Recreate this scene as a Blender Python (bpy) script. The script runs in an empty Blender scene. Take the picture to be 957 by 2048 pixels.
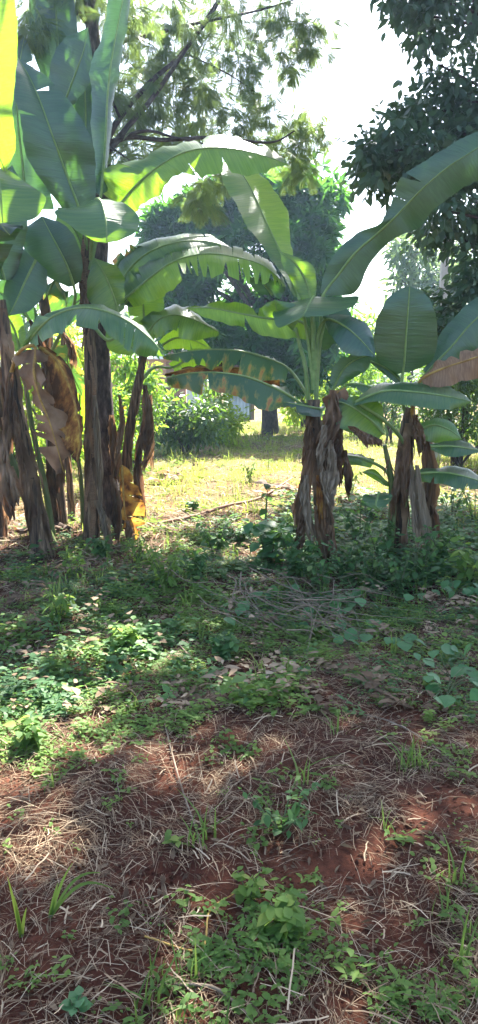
import bpy, math, random
import numpy as np
from mathutils import Vector
rng = np.random.default_rng(7)
random.seed(7)
scene = bpy.context.scene
COL = scene.collection
R = math.radians

# ---------------------------------------------------------------- camera
F_PX = 1518.0; CX = 478.5; CY = 1024.0; CAM_H = 1.6
TH = math.atan(284.0 / F_PX)
cam_d = bpy.data.cameras.new("camera"); cam = bpy.data.objects.new("camera", cam_d); COL.objects.link(cam)
cam_d.sensor_fit = 'VERTICAL'; cam_d.sensor_height = 24.0; cam_d.lens = 24.0 * F_PX / 2048.0
cam_d.clip_start = 0.05; cam_d.clip_end = 2000
cam.location = (0, 0, CAM_H); cam.rotation_euler = (math.pi / 2 - TH, 0, 0)
scene.camera = cam

def P(px, py, Y):
    """point at forward distance Y seen at photo pixel (px, py)"""
    v = (CY - py) / F_PX; u = (px - CX) / F_PX
    dy = math.cos(TH) + v * math.sin(TH); dz = -math.sin(TH) + v * math.cos(TH)
    s = Y / dy
    return np.array([u * s, Y, CAM_H + dz * s])

def gh(x, y):
    """ground height"""
    x = np.asarray(x, float); y = np.asarray(y, float)
    h = 0.030 * np.sin(x * 1.7 + 0.6 * y) + 0.024 * np.sin(y * 2.3 - x * 1.1 + 1.0)
    h += 0.014 * np.sin(x * 5.1 + 2.0) * np.sin(y * 4.3) + 0.010 * np.sin(x * 9.0 - y * 7.0)
    h += 0.006 * np.sin(x * 17 + y * 5) * np.sin(y * 19 - x * 3)
    far = np.clip((np.hypot(x, y) - 40) / 60, 0, 1)
    return h - 0.02 + far * 0.4 * np.sin(x * .03) * np.sin(y * .025)

def G(px, py):
    """ground point at photo pixel"""
    v = (CY - py) / F_PX; u = (px - CX) / F_PX
    dy = math.cos(TH) + v * math.sin(TH); dz = -math.sin(TH) + v * math.cos(TH)
    s = -CAM_H / dz
    x, y = u * s, dy * s
    return np.array([x, y, float(gh(x, y))])

def to_px(x, y, z=0.0):
    dz = z - CAM_H
    f = y * math.cos(TH) - dz * math.sin(TH); up = y * math.sin(TH) + dz * math.cos(TH)
    return CX + F_PX * x / f, CY - F_PX * up / f

# ---------------------------------------------------------------- object helpers
def thing(name, label, cat, loc, group=None):
    o = bpy.data.objects.new(name, None); COL.objects.link(o)
    o.location = [float(c) for c in loc]; o.empty_display_size = 0.2
    o["label"] = label; o["category"] = cat
    if group: o["group"] = group
    return o

def wloc(o):
    p = np.zeros(3)
    while o is not None:
        p = p + np.array(o.location[:]); o = o.parent
    return p

def mesh_obj(name, V, Fq, mat, parent=None, loc=None, rnd=None, uv=None, smooth=True, matidx=None):
    """V (n,3) world coords, Fq (m,4) quads (or (m,3)); child verts are stored relative to the parent"""
    V = np.asarray(V, np.float32); Fq = np.asarray(Fq, np.int32)
    k = Fq.shape[1]
    base = wloc(parent) if parent is not None else (np.array(loc, float) if loc is not None else np.zeros(3))
    me = bpy.data.meshes.new(name)
    me.vertices.add(len(V)); me.vertices.foreach_set("co", (V - base.astype(np.float32)).ravel())
    me.loops.add(Fq.size); me.loops.foreach_set("vertex_index", Fq.ravel())
    me.polygons.add(len(Fq))
    me.polygons.foreach_set("loop_start", np.arange(0, Fq.size, k, dtype=np.int32))
    me.polygons.foreach_set("loop_total", np.full(len(Fq), k, np.int32))
    me.polygons.foreach_set("use_smooth", np.full(len(Fq), bool(smooth)))
    if uv is not None:
        l = me.uv_layers.new(name="UVMap")
        l.data.foreach_set("uv", np.asarray(uv, np.float32)[Fq.ravel()].ravel())
    if rnd is not None:
        a = me.attributes.new("rnd", 'FLOAT', 'POINT'); a.data.foreach_set("value", np.asarray(rnd, np.float32))
    for m in (mat if isinstance(mat, (list, tuple)) else [mat]):
        me.materials.append(m)
    if matidx is not None:
        me.polygons.foreach_set("material_index", np.asarray(matidx, np.int32))
    me.update(calc_edges=True)
    o = bpy.data.objects.new(name, me); COL.objects.link(o)
    if parent is not None: o.parent = parent
    else: o.location = [float(c) for c in base]
    return o

def tagm(o, label, cat, group=None):
    o["label"] = label; o["category"] = cat
    if group: o["group"] = group
    return o

class Geo:
    def __init__(s): s.V = []; s.F = []; s.r = []; s.uv = []; s.n = 0
    def add(s, V, F, r=None, uv=None):
        V = np.asarray(V, float); s.V.append(V); s.F.append(np.asarray(F, int) + s.n); s.n += len(V)
        s.r.append(np.full(len(V), random.random() if r is None else r) if np.ndim(r) == 0 or r is None else np.asarray(r))
        s.uv.append(np.zeros((len(V), 2)) if uv is None else np.asarray(uv))
    def obj(s, name, mat, parent=None, loc=None, smooth=True):
        return mesh_obj(name, np.vstack(s.V), np.vstack(s.F), mat, parent, loc, np.concatenate(s.r), np.vstack(s.uv), smooth)

def catmull(pts, t):
    pts = np.asarray(pts, float); n = len(pts)
    if n == 2:
        return pts[0] + (pts[1] - pts[0]) * np.asarray(t)[:, None]
    e = np.vstack([2 * pts[0] - pts[1], pts, 2 * pts[-1] - pts[-2]])
    x = np.clip(np.asarray(t), 0, 1) * (n - 1); i = np.minimum(x.astype(int), n - 2); f = (x - i)[:, None]
    p0, p1, p2, p3 = e[i], e[i + 1], e[i + 2], e[i + 3]
    return 0.5 * (2 * p1 + (p2 - p0) * f + (2 * p0 - 5 * p1 + 4 * p2 - p3) * f ** 2 + (3 * p1 - p0 - 3 * p2 + p3) * f ** 3)

def tube(pts, rad, seg=8, rings=None, ridge=0.0, wob=0.0, cap=True):
    seg += seg % 2
    pts = np.asarray(pts, float); rad = np.atleast_1d(np.asarray(rad, float))
    if len(rad) == 1: rad = np.repeat(rad, len(pts))
    rings = rings or max(2, (len(pts) - 1) * 4 + 1)
    t = np.linspace(0, 1, rings)
    c = catmull(pts, t); r = np.interp(t, np.linspace(0, 1, len(rad)), rad)
    d = np.gradient(c, axis=0); d /= np.linalg.norm(d, axis=1)[:, None] + 1e-9
    ref = np.array([0, 1.0, 0]) if abs(d[:, 1]).mean() < 0.8 else np.array([0, 0, 1.0])
    a = np.cross(d, ref); a /= np.linalg.norm(a, axis=1)[:, None] + 1e-9
    b = np.cross(d, a)
    ang = np.linspace(0, 2 * math.pi, seg, endpoint=False)
    rr = r[:, None] * np.ones(seg)[None]
    if ridge: rr = rr * (1 + ridge * (rng.random(seg)[None] - .5) * 2 + ridge * .8 * (rng.random((rings, seg)) - .5))
    if wob: rr = rr * (1 + wob * np.sin(np.linspace(0, 6.28 * rings / 7, rings) + rng.random() * 6))[:, None]
    V = c[:, None] + rr[..., None] * (np.cos(ang)[None, :, None] * a[:, None] + np.sin(ang)[None, :, None] * b[:, None])
    V = V.reshape(-1, 3)
    i = np.arange(rings - 1)[:, None] * seg; j = np.arange(seg)[None]; j2 = (j + 1) % seg
    Fq = np.stack([i + j, i + j2, i + seg + j2, i + seg + j], -1).reshape(-1, 4)
    L = np.concatenate([[0], np.cumsum(np.linalg.norm(np.diff(c, axis=0), axis=1))])
    uv = np.stack([np.repeat(ang / 6.283, rings).reshape(seg, rings).T.ravel(), np.repeat(L, seg)], -1)
    if cap:
        V = np.vstack([V, c[-1:], c[:1]]); k = len(V)
        top = (rings - 1) * seg
        ct = np.stack([top + np.arange(0, seg, 2), top + np.arange(1, seg, 2), top + (np.arange(2, seg + 2, 2)) % seg, np.full(seg // 2, k - 2)], -1)
        Fq = np.vstack([Fq, ct]); uv = np.vstack([uv, [[.5, L[-1]], [.5, 0]]])
    return V, Fq, uv

def box(c, s, rz=0.0):
    x, y, z = np.array(s) / 2
    V = np.array([[sx * x, sy * y, sz * z] for sx in (-1, 1) for sy in (-1, 1) for sz in (-1, 1)])
    ca, sa = math.cos(rz), math.sin(rz)
    V = np.stack([V[:, 0] * ca - V[:, 1] * sa, V[:, 0] * sa + V[:, 1] * ca, V[:, 2]], -1) + np.array(c)
    F_ = [[0, 1, 3, 2], [4, 6, 7, 5], [0, 4, 5, 1], [2, 3, 7, 6], [0, 2, 6, 4], [1, 5, 7, 3]]
    return V, F_

def rot_from_dir(d, roll):
    """matrices whose X axis is d (n,3), Z axis rolled around it"""
    d = d / (np.linalg.norm(d, axis=1)[:, None] + 1e-9)
    up = np.tile([0, 0, 1.0], (len(d), 1)); up[np.abs(d[:, 2]) > .95] = [0, 1, 0]
    y = np.cross(up, d); y /= np.linalg.norm(y, axis=1)[:, None] + 1e-9
    z = np.cross(d, y)
    c, s = np.cos(roll)[:, None], np.sin(roll)[:, None]
    y2 = y * c + z * s; z2 = -y * s + z * c
    return np.stack([d, y2, z2], -1)

def scatter(T, TF, pos, M, sc, rnd=None):
    """copies of template (T verts, TF quads) at pos with rotation M and scale sc -> V, F, r"""
    n = len(pos); sc = np.asarray(sc, float)
    if sc.ndim == 1: sc = np.repeat(sc[:, None], 3, 1)
    V = np.einsum('nij,nkj->nki', M, T[None] * sc[:, None]) + pos[:, None]
    Fq = np.asarray(TF)[None] + (np.arange(n) * len(T))[:, None, None]
    r = np.repeat(rng.random(n) if rnd is None else rnd, len(T))
    return V.reshape(-1, 3), Fq.reshape(-1, 4), r

def leaf_tpl(w=0.3, fold=0.12, droop=0.15, n=3):
    """leaf along +X of length 1, width w"""
    xs = np.linspace(0, 1, n + 1)
    prof = np.sin(np.pi * np.clip(xs, 0, 1) ** 0.8) * .5 * w + 0.012
    prof[-1] = .006
    V = []; F_ = []
    for x, p in zip(xs, prof):
        z = -droop * x * x
        V += [[x, -p, z + fold * p], [x, 0, z], [x, p, z + fold * p]]
    for i in range(n):
        b = i * 3
        F_ += [[b, b + 3, b + 4, b + 1], [b + 1, b + 4, b + 5, b + 2]]
    return np.array(V), np.array(F_)

def multi(tpl, poses):
    T, TF = tpl; V = []; F_ = []; n = 0
    for d, roll, pos, s in poses:
        M = rot_from_dir(np.array([d], float), np.array([roll]))
        v, f, _ = scatter(T, TF, np.array([pos], float), M, np.array([s]))
        V.append(v); F_.append(f + n); n += len(v)
    return np.vstack(V), np.vstack(F_)

def frond_tpl(n=9, w=.085):
    """feathery compound leaf, length 1 along X"""
    lt = leaf_tpl(w, 0, .2, 2); ps = [((1, 0, -.1), 0, (0, 0, 0), .95)]
    for i in range(n):
        x = .12 + .85 * i / n; l = .42 * math.sin(math.pi * (.22 + .68 * i / n))
        for s in (-1, 1):
            ps.append(((.75, s * .8, -.15 + .1 * random.random()), s * .4, (x, 0, -.12 * x * x), l))
    return multi(lt, ps)

def whorl_tpl(n=8, w=.24, spread=1.0):
    lt = leaf_tpl(w, .1, .3, 2); ps = []
    for i in range(n):
        a = 2.4 * i; e = .35 - .9 * (i / n)
        ps.append(((math.cos(a) * spread + .25, math.sin(a) * spread, e), random.uniform(-.5, .5), (0, 0, 0), random.uniform(.75, 1.1)))
    return multi(lt, ps)

def unit(n):
    v = rng.normal(size=(n, 3)); return v / np.linalg.norm(v, axis=1)[:, None]

def foliage_arr(cen, rad, per, tpl, size, shell=.45, droop=-.3, jitter=.35):
    """leaf sprays through blobs: cen (k,3), rad (k,3) or (k,)"""
    cen = np.asarray(cen, float); rad = np.asarray(rad, float)
    if rad.ndim == 1: rad = np.repeat(rad[:, None], 3, 1)
    k = len(cen); n = k * per
    u = unit(n); rr = (shell + (1 - shell) * rng.random(n) ** .6)
    idx = np.repeat(np.arange(k), per)
    pos = cen[idx] + u * rad[idx] * rr[:, None]
    d = u + rng.normal(size=(n, 3)) * jitter; d[:, 2] += droop
    M = rot_from_dir(d, rng.uniform(-1, 1, n) * 1.2)
    crnd = rng.random(k)[idx] * .6 + rng.random(n) * .4
    return scatter(tpl[0], tpl[1], pos, M, size * rng.uniform(.65, 1.2, n), crnd)
# ---------------------------------------------------------------- materials
def new_mat(name):
    m = bpy.data.materials.new(name); m.use_nodes = True
    nt = m.node_tree; nt.nodes.clear()
    out = nt.nodes.new("ShaderNodeOutputMaterial")
    return m, nt, out

def N(nt, t, **kw):
    n = nt.nodes.new(t)
    for k, v in kw.items():
        if k.startswith('i_'):
            n.inputs[k[2:].replace('_', ' ')].default_value = v
        elif k.startswith('n'):
            n.inputs[int(k[1:])].default_value = v
        else: setattr(n, k, v)
    return n

def ramp(nt, fac, stops, interp='LINEAR'):
    r = nt.nodes.new("ShaderNodeValToRGB"); cr = r.color_ramp; cr.interpolation = interp
    while len(cr.elements) > 1: cr.elements.remove(cr.elements[-1])
    cr.elements[0].position = stops[0][0]; cr.elements[0].color = (*stops[0][1], 1)
    for p, c in stops[1:]:
        e = cr.elements.new(p); e.color = (*c, 1)
    nt.links.new(fac, r.inputs[0]); return r.outputs[0]

def leafy(name, stops, trans, tfac=.4, rough=.45, spec=.4, objrnd=False, noise=0.0):
    """small-leaf material: colour from per-leaf random value, light passes through"""
    m, nt, out = new_mat(name); L = nt.links.new
    a = N(nt, "ShaderNodeAttribute", attribute_name="rnd")
    col = ramp(nt, a.outputs["Fac"], stops)
    b = N(nt, "ShaderNodeBsdfPrincipled"); b.inputs["Roughness"].default_value = rough
    b.inputs["Specular IOR Level"].default_value = spec
    L(col, b.inputs["Base Color"])
    t = N(nt, "ShaderNodeBsdfTranslucent")
    mx = N(nt, "ShaderNodeMix", data_type='RGBA', blend_type='MULTIPLY'); mx.inputs[0].default_value = 1.0
    br = N(nt, "ShaderNodeMapRange"); br.inputs[3].default_value = .7; br.inputs[4].default_value = 1.25
    L(a.outputs["Fac"], br.inputs[0])
    mx.inputs[6].default_value = (*trans, 1); L(br.outputs[0], mx.inputs[7])
    L(mx.outputs[2], t.inputs["Color"])
    ms = N(nt, "ShaderNodeMixShader"); ms.inputs[0].default_value = tfac
    L(b.outputs[0], ms.inputs[1]); L(t.outputs[0], ms.inputs[2]); L(ms.outputs[0], out.inputs[0])
    return m

def banana_mat(name, kind):
    """big ribbed blade. uv: x metres along midrib, y 0..1 across half blade"""
    m, nt, out = new_mat(name); L = nt.links.new
    uv = N(nt, "ShaderNodeUVMap"); sep = N(nt, "ShaderNodeSeparateXYZ"); L(uv.outputs[0], sep.inputs[0])
    geo = N(nt, "ShaderNodeNewGeometry"); oi = N(nt, "ShaderNodeObjectInfo")
    # fine veins: noise stretched across the blade
    cmb = N(nt, "ShaderNodeCombineXYZ")
    mu = N(nt, "ShaderNodeMath", operation='MULTIPLY'); mu.inputs[1].default_value = 60.0; L(sep.outputs[0], mu.inputs[0])
    L(mu.outputs[0], cmb.inputs[0]); L(sep.outputs[1], cmb.inputs[1]); L(oi.outputs["Random"], cmb.inputs[2])
    vn = N(nt, "ShaderNodeTexNoise"); vn.inputs["Scale"].default_value = 1.6; vn.inputs["Detail"].default_value = 3; L(cmb.outputs[0], vn.inputs["Vector"])
    big = N(nt, "ShaderNodeTexNoise"); big.inputs["Scale"].default_value = 3.5; big.inputs["Detail"].default_value = 4
    L(geo.outputs["Position"], big.inputs["Vector"])
    b = N(nt, "ShaderNodeBsdfPrincipled"); t = N(nt, "ShaderNodeBsdfTranslucent")
    if kind == 'green':
        c1 = ramp(nt, vn.outputs["Fac"], [(.3, (.014, .052, .022)), (.7, (.026, .078, .028))])
        t1 = ramp(nt, vn.outputs["Fac"], [(.3, (.16, .36, .015)), (.7, (.28, .50, .02))]); tf = .33; ro = .36
    elif kind == 'dark':  # blades in shade: their dim blue-green is put into the colour
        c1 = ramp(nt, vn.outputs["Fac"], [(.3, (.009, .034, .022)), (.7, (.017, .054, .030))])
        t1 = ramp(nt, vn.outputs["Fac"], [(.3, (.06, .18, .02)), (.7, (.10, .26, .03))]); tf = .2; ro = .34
    elif kind == 'bright':  # backlit blades: their sunlit brightness is put into the colour
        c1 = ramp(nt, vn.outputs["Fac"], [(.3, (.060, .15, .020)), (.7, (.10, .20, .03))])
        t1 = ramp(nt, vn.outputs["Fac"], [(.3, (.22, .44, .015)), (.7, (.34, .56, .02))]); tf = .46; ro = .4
    elif kind in ('patchy', 'scorched'):
        cm2 = N(nt, "ShaderNodeCombineXYZ"); m2 = N(nt, "ShaderNodeMath", operation='MULTIPLY'); m2.inputs[1].default_value = 15.0
        m4 = N(nt, 'ShaderNodeMath', operation='MULTIPLY'); m4.inputs[1].default_value = 1.1 if kind == 'patchy' else 2.2; L(sep.outputs[1], m4.inputs[0])
        L(sep.outputs[0], m2.inputs[0]); L(m2.outputs[0], cm2.inputs[0]); L(m4.outputs[0], cm2.inputs[1]); L(oi.outputs["Random"], cm2.inputs[2])
        pn = N(nt, "ShaderNodeTexNoise"); pn.inputs["Scale"].default_value = 1.0; pn.inputs["Detail"].default_value = 6; pn.inputs["Roughness"].default_value = .6; L(cm2.outputs[0], pn.inputs["Vector"])
        lo = N(nt, "ShaderNodeTexNoise"); lo.inputs["Scale"].default_value = 2.2; L(geo.outputs["Position"], lo.inputs["Vector"])
        ad0 = N(nt, "ShaderNodeMath", operation='MULTIPLY_ADD'); ad0.inputs[1].default_value = .58 if kind == 'scorched' else .50; L(lo.outputs["Fac"], ad0.inputs[0]); L(pn.outputs["Fac"], ad0.inputs[2])
        ad = N(nt, "ShaderNodeMath", operation='MULTIPLY_ADD'); ad.inputs[1].default_value = .16 if kind == 'patchy' else -.30; L(sep.outputs[1], ad.inputs[0]); L(ad0.outputs[0], ad.inputs[2])
        if kind == 'patchy':
            c1 = ramp(nt, ad.outputs[0], [(.95, (.018, .060, .025)), (.985, (.14, .13, .03)), (1.0, (.30, .15, .03))]) if False else ramp(nt, ad.outputs[0], [(.84, (.018, .060, .025)), (.91, (.07, .10, .03)), (.955, (.20, .15, .03)), (.985, (.30, .14, .03)), (1.0, (.16, .07, .02))])
            t1 = ramp(nt, ad.outputs[0], [(.84, (.12, .28, .03)), (.93, (.40, .42, .04)), (.985, (.6, .3, .04))]); tf = .36; ro = .42
        else:
            c1 = ramp(nt, ad.outputs[0], [(.55, (.045, .022, .012)), (.68, (.13, .062, .026)), (.80, (.20, .11, .04)), (.88, (.38, .27, .07))])
            t1 = ramp(nt, ad.outputs[0], [(.55, (.07, .03, .01)), (.70, (.28, .12, .03)), (.88, (.6, .40, .07))]); tf = .35; ro = .6
    elif kind == 'orange':
        pn = N(nt, "ShaderNodeTexNoise"); pn.inputs["Scale"].default_value = 9; pn.inputs["Detail"].default_value = 4; L(geo.outputs["Position"], pn.inputs["Vector"])
        c1 = ramp(nt, pn.outputs["Fac"], [(.34, (.07, .03, .015)), (.46, (.22, .10, .03)), (.62, (.38, .22, .05))])
        t1 = ramp(nt, pn.outputs["Fac"], [(.34, (.10, .04, .02)), (.46, (.42, .18, .03)), (.62, (.60, .36, .05))]); tf = .42; ro = .6
    elif kind == 'tan':
        c1 = ramp(nt, vn.outputs["Fac"], [(.3, (.12, .072, .045)), (.7, (.24, .155, .095))])
        t1 = ramp(nt, vn.outputs["Fac"], [(.3, (.26, .14, .07)), (.7, (.36, .22, .11))]); tf = .28; ro = .7
    elif kind == 'pale':
        c1 = ramp(nt, vn.outputs["Fac"], [(.3, (.14, .105, .07)), (.7, (.30, .24, .17))])
        t1 = ramp(nt, vn.outputs["Fac"], [(.3, (.25, .18, .12)), (.7, (.35, .27, .18))]); tf = .2; ro = .75
    else:  # dead brown
        c1 = ramp(nt, big.outputs["Fac"], [(.35, (.060, .036, .022)), (.5, (.14, .088, .052)), (.65, (.25, .17, .11))])
        t1 = ramp(nt, big.outputs["Fac"], [(.35, (.10, .04, .02)), (.65, (.28, .14, .07))]); tf = .25; ro = .75
    # slow hue drift over a leaf and from leaf to leaf
    hs = N(nt, "ShaderNodeHueSaturation"); mr = N(nt, "ShaderNodeMapRange"); mr.inputs[3].default_value = .75; mr.inputs[4].default_value = 1.3
    av = N(nt, "ShaderNodeMath", operation='ADD'); L(big.outputs["Fac"], av.inputs[0]); L(oi.outputs["Random"], av.inputs[1])
    mr.inputs[1].default_value = .3; mr.inputs[2].default_value = 1.6; L(av.outputs[0], mr.inputs[0])
    L(mr.outputs[0], hs.inputs["Value"]); L(c1, hs.inputs["Color"]); L(hs.outputs[0], b.inputs["Base Color"])
    L(t1, t.inputs["Color"])
    b.inputs["Roughness"].default_value = ro; b.inputs["Specular IOR Level"].default_value = .8 if kind in ('green', 'dark', 'bright', 'patchy') else .2
    bp = N(nt, "ShaderNodeBump"); bp.inputs["Strength"].default_value = .5; bp.inputs["Distance"].default_value = .008
    L(vn.outputs["Fac"], bp.inputs["Height"]); L(bp.outputs[0], b.inputs["Normal"])
    ms = N(nt, "ShaderNodeMixShader"); ms.inputs[0].default_value = tf
    L(b.outputs[0], ms.inputs[1]); L(t.outputs[0], ms.inputs[2]); L(ms.outputs[0], out.inputs[0])
    return m

def barky(name, stops, sx=14, sz=2.0, rough=.85, bump=.6, noise2=None, dist=.02):
    """streaky bark / stem / wood, object space, streaks run along z"""
    m, nt, out = new_mat(name); L = nt.links.new
    tc = N(nt, "ShaderNodeTexCoord"); mp = N(nt, "ShaderNodeMapping"); mp.inputs["Scale"].default_value = (sx, sx, sz)
    L(tc.outputs["Object"], mp.inputs["Vector"])
    n = N(nt, "ShaderNodeTexNoise"); n.inputs["Scale"].default_value = 1.5; n.inputs["Detail"].default_value = 8; n.inputs["Roughness"].default_value = .65
    L(mp.outputs[0], n.inputs["Vector"])
    col = ramp(nt, n.outputs["Fac"], stops)
    b = N(nt, "ShaderNodeBsdfPrincipled"); b.inputs["Roughness"].default_value = rough; b.inputs["Specular IOR Level"].default_value = .25
    L(col, b.inputs["Base Color"])
    bp = N(nt, "ShaderNodeBump"); bp.inputs["Strength"].default_value = bump; bp.inputs["Distance"].default_value = dist
    L(n.outputs["Fac"], bp.inputs["Height"]); L(bp.outputs[0], b.inputs["Normal"]); L(b.outputs[0], out.inputs[0])
    return m

def plain(name, col, rough=.6, var=.25, scale=6, metal=0.0, spec=.3, bump=.1):
    m, nt, out = new_mat(name); L = nt.links.new
    tc = N(nt, "ShaderNodeTexCoord"); n = N(nt, "ShaderNodeTexNoise"); n.inputs["Scale"].default_value = scale; n.inputs["Detail"].default_value = 6
    L(tc.outputs["Object"], n.inputs["Vector"])
    c = np.array(col)
    cc = ramp(nt, n.outputs["Fac"], [(.3, tuple(c * (1 - var))), (.7, tuple(np.minimum(c * (1 + var), .9)))])
    b = N(nt, "ShaderNodeBsdfPrincipled"); b.inputs["Roughness"].default_value = rough; b.inputs["Metallic"].default_value = metal
    b.inputs["Specular IOR Level"].default_value = spec
    bp = N(nt, "ShaderNodeBump"); bp.inputs["Strength"].default_value = bump; bp.inputs["Distance"].default_value = .02
    L(n.outputs["Fac"], bp.inputs["Height"]); L(bp.outputs[0], b.inputs["Normal"])
    L(cc, b.inputs["Base Color"]); L(b.outputs[0], out.inputs[0]); return m

def soil_mat():
    m, nt, out = new_mat("red_soil"); L = nt.links.new
    geo = N(nt, "ShaderNodeNewGeometry")
    n1 = N(nt, "ShaderNodeTexNoise"); n1.inputs["Scale"].default_value = 1.3; n1.inputs["Detail"].default_value = 6; L(geo.outputs["Position"], n1.inputs["Vector"])
    n2 = N(nt, "ShaderNodeTexNoise"); n2.inputs["Scale"].default_value = 34; n2.inputs["Detail"].default_value = 10; n2.inputs["Roughness"].default_value = .75; L(geo.outputs["Position"], n2.inputs["Vector"])
    c1 = ramp(nt, n1.outputs["Fac"], [(.35, (.045, .016, .010)), (.65, (.105, .038, .021))])
    c2 = ramp(nt, n2.outputs["Fac"], [(.3, (.42, .36, .34)), (.5, (.85, .85, .85)), (.68, (1.25, 1.15, 1.1)), (.8, (1.9, 1.8, 1.7))])
    mx = N(nt, "ShaderNodeMix", data_type='RGBA', blend_type='MULTIPLY'); mx.inputs[0].default_value = 1
    L(c1, mx.inputs[6]); L(c2, mx.inputs[7])
    # far field: thatch and short grass over the soil
    sp = N(nt, "ShaderNodeSeparateXYZ"); L(geo.outputs["Position"], sp.inputs[0])
    mr = N(nt, "ShaderNodeMapRange"); mr.inputs[1].default_value = 6.5; mr.inputs[2].default_value = 13; L(sp.outputs[1], mr.inputs[0])
    n3 = N(nt, "ShaderNodeTexNoise"); n3.inputs["Scale"].default_value = 2.2; n3.inputs["Detail"].default_value = 8; L(geo.outputs["Position"], n3.inputs["Vector"])
    g = ramp(nt, n3.outputs["Fac"], [(.40, (.19, .12, .07)), (.52, (.15, .125, .055)), (.68, (.085, .12, .03))])
    m3 = N(nt, "ShaderNodeMath", operation='MULTIPLY'); L(mr.outputs[0], m3.inputs[0]); m3.inputs[1].default_value = .8
    mx2 = N(nt, "ShaderNodeMix", data_type='RGBA'); L(m3.outputs[0], mx2.inputs[0]); L(mx.outputs[2], mx2.inputs[6]); L(g, mx2.inputs[7])
    b = N(nt, "ShaderNodeBsdfPrincipled"); b.inputs["Roughness"].default_value = .95; b.inputs["Specular IOR Level"].default_value = .1
    L(mx2.outputs[2], b.inputs["Base Color"])
    bp = N(nt, "ShaderNodeBump"); bp.inputs["Strength"].default_value = 1; bp.inputs["Distance"].default_value = .012
    L(n2.outputs["Fac"], bp.inputs["Height"]); L(bp.outputs[0], b.inputs["Normal"]); L(b.outputs[0], out.inputs[0])
    return m

def brick_mat():
    m, nt, out = new_mat("brick"); L = nt.links.new
    tc = N(nt, "ShaderNodeTexCoord"); mp = N(nt, "ShaderNodeMapping"); mp.inputs["Rotation"].default_value = (R(90), 0, 0); L(tc.outputs["Object"], mp.inputs["Vector"])
    br = N(nt, "ShaderNodeTexBrick"); br.inputs["Scale"].default_value = 4.0
    br.inputs["Color1"].default_value = (.36, .16, .10, 1); br.inputs["Color2"].default_value = (.44, .22, .14, 1); br.inputs["Mortar"].default_value = (.35, .3, .25, 1)
    L(mp.outputs[0], br.inputs["Vector"])
    b = N(nt, "ShaderNodeBsdfPrincipled"); b.inputs["Roughness"].default_value = .9; L(br.outputs[0], b.inputs["Base Color"]); L(b.outputs[0], out.inputs[0])
    return m

MB = {k: banana_mat('banana_leaf_' + k, k) for k in ('green', 'dark', 'bright', 'patchy', 'scorched', 'orange', 'tan', 'pale', 'brown')}
M_RIB = barky('leaf_stalk', [(.3, (.10, .17, .05)), (.7, (.20, .28, .09))], 10, 10, .5, .15)
M_RIBDEAD = barky('dry_leaf_stalk', [(.3, (.16, .09, .03)), (.7, (.42, .28, .07))], 12, 12, .7, .2)
M_PSTEM = barky('banana_stem', [(.36, (.014, .010, .008)), (.46, (.055, .034, .022)), (.56, (.14, .09, .052)), (.70, (.30, .22, .14))], 22, 1.6, .7, .8)
M_PSTEMG = barky('young_banana_stem', [(.3, (.03, .04, .015)), (.5, (.08, .11, .035)), (.7, (.16, .16, .07))], 18, 2, .5, .3)
M_BARK = barky('grey_bark', [(.36, (.018, .014, .012)), (.5, (.065, .045, .036)), (.64, (.15, .11, .09))], 16, 5.0, .95, 1.0, dist=.03)
M_LIMB = barky('dark_limb_bark', [(.35, (.02, .016, .014)), (.65, (.08, .06, .05))], 10, 6, .9, .6)
M_TWIG = barky('dry_twig', [(.3, (.09, .065, .045)), (.7, (.25, .195, .14))], 20, 20, .9, .2)
M_STALK = barky('herb_stem', [(.3, (.05, .08, .03)), (.7, (.12, .13, .06))], 20, 20, .7, .2)
M_SOIL = soil_mat()
M_STRAW = leafy('dry_straw', [(0, (.048, .030, .020)), (.4, (.12, .082, .052)), (.75, (.25, .182, .118)), (1, (.44, .35, .24))], (.34, .24, .13), .14, .9, .1)
M_WEED = leafy('weed_leaf', [(0, (.035, .085, .022)), (.5, (.075, .145, .035)), (.85, (.13, .20, .05)), (1, (.22, .24, .07))], (.38, .54, .09), .43, .6, .14)
M_WEEDD = leafy('shade_weed_leaf', [(0, (.024, .062, .024)), (.5, (.042, .10, .036)), (.85, (.075, .15, .05)), (1, (.13, .17, .06))], (.20, .38, .08), .36, .55, .16)
M_VINE = leafy('vine_leaf', [(0, (.035, .11, .040)), (1, (.065, .16, .06))], (.18, .38, .07), .32, .5, .3)
M_GRASS = leafy('field_grass', [(0, (.06, .13, .02)), (.35, (.13, .20, .03)), (.55, (.27, .25, .08)), (.8, (.36, .28, .14)), (1, (.46, .36, .20))], (.40, .48, .08), .42, .7, .08)
M_GRASSD = leafy('shade_grass', [(0, (.04, .09, .02)), (.6, (.09, .15, .04)), (1, (.24, .22, .10))], (.25, .38, .07), .4, .65, .12)
M_GREV = leafy('feathery_leaf', [(0, (.028, .065, .022)), (.6, (.055, .10, .035)), (1, (.12, .14, .035))], (.22, .32, .07), .4, .5, .35)
M_MANGO = leafy('mango_leaf', [(0, (.006, .036, .014)), (.5, (.016, .072, .022)), (.8, (.045, .14, .035)), (1, (.10, .22, .05))], (.12, .34, .03), .30, .5, .14)
M_BIG = leafy('glossy_tree_leaf', [(0, (.018, .048, .024)), (1, (.040, .085, .035))], (.14, .24, .10), .28, .42, .4)
M_BUSH = leafy('bush_leaf', [(0, (.045, .12, .02)), (.6, (.085, .19, .03)), (1, (.17, .27, .04))], (.30, .50, .04), .42, .6, .12)
M_BUSHY = leafy('yellow_green_leaf', [(0, (.08, .16, .02)), (.6, (.15, .25, .03)), (1, (.28, .32, .05))], (.42, .56, .05), .45, .7, .06)
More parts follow.
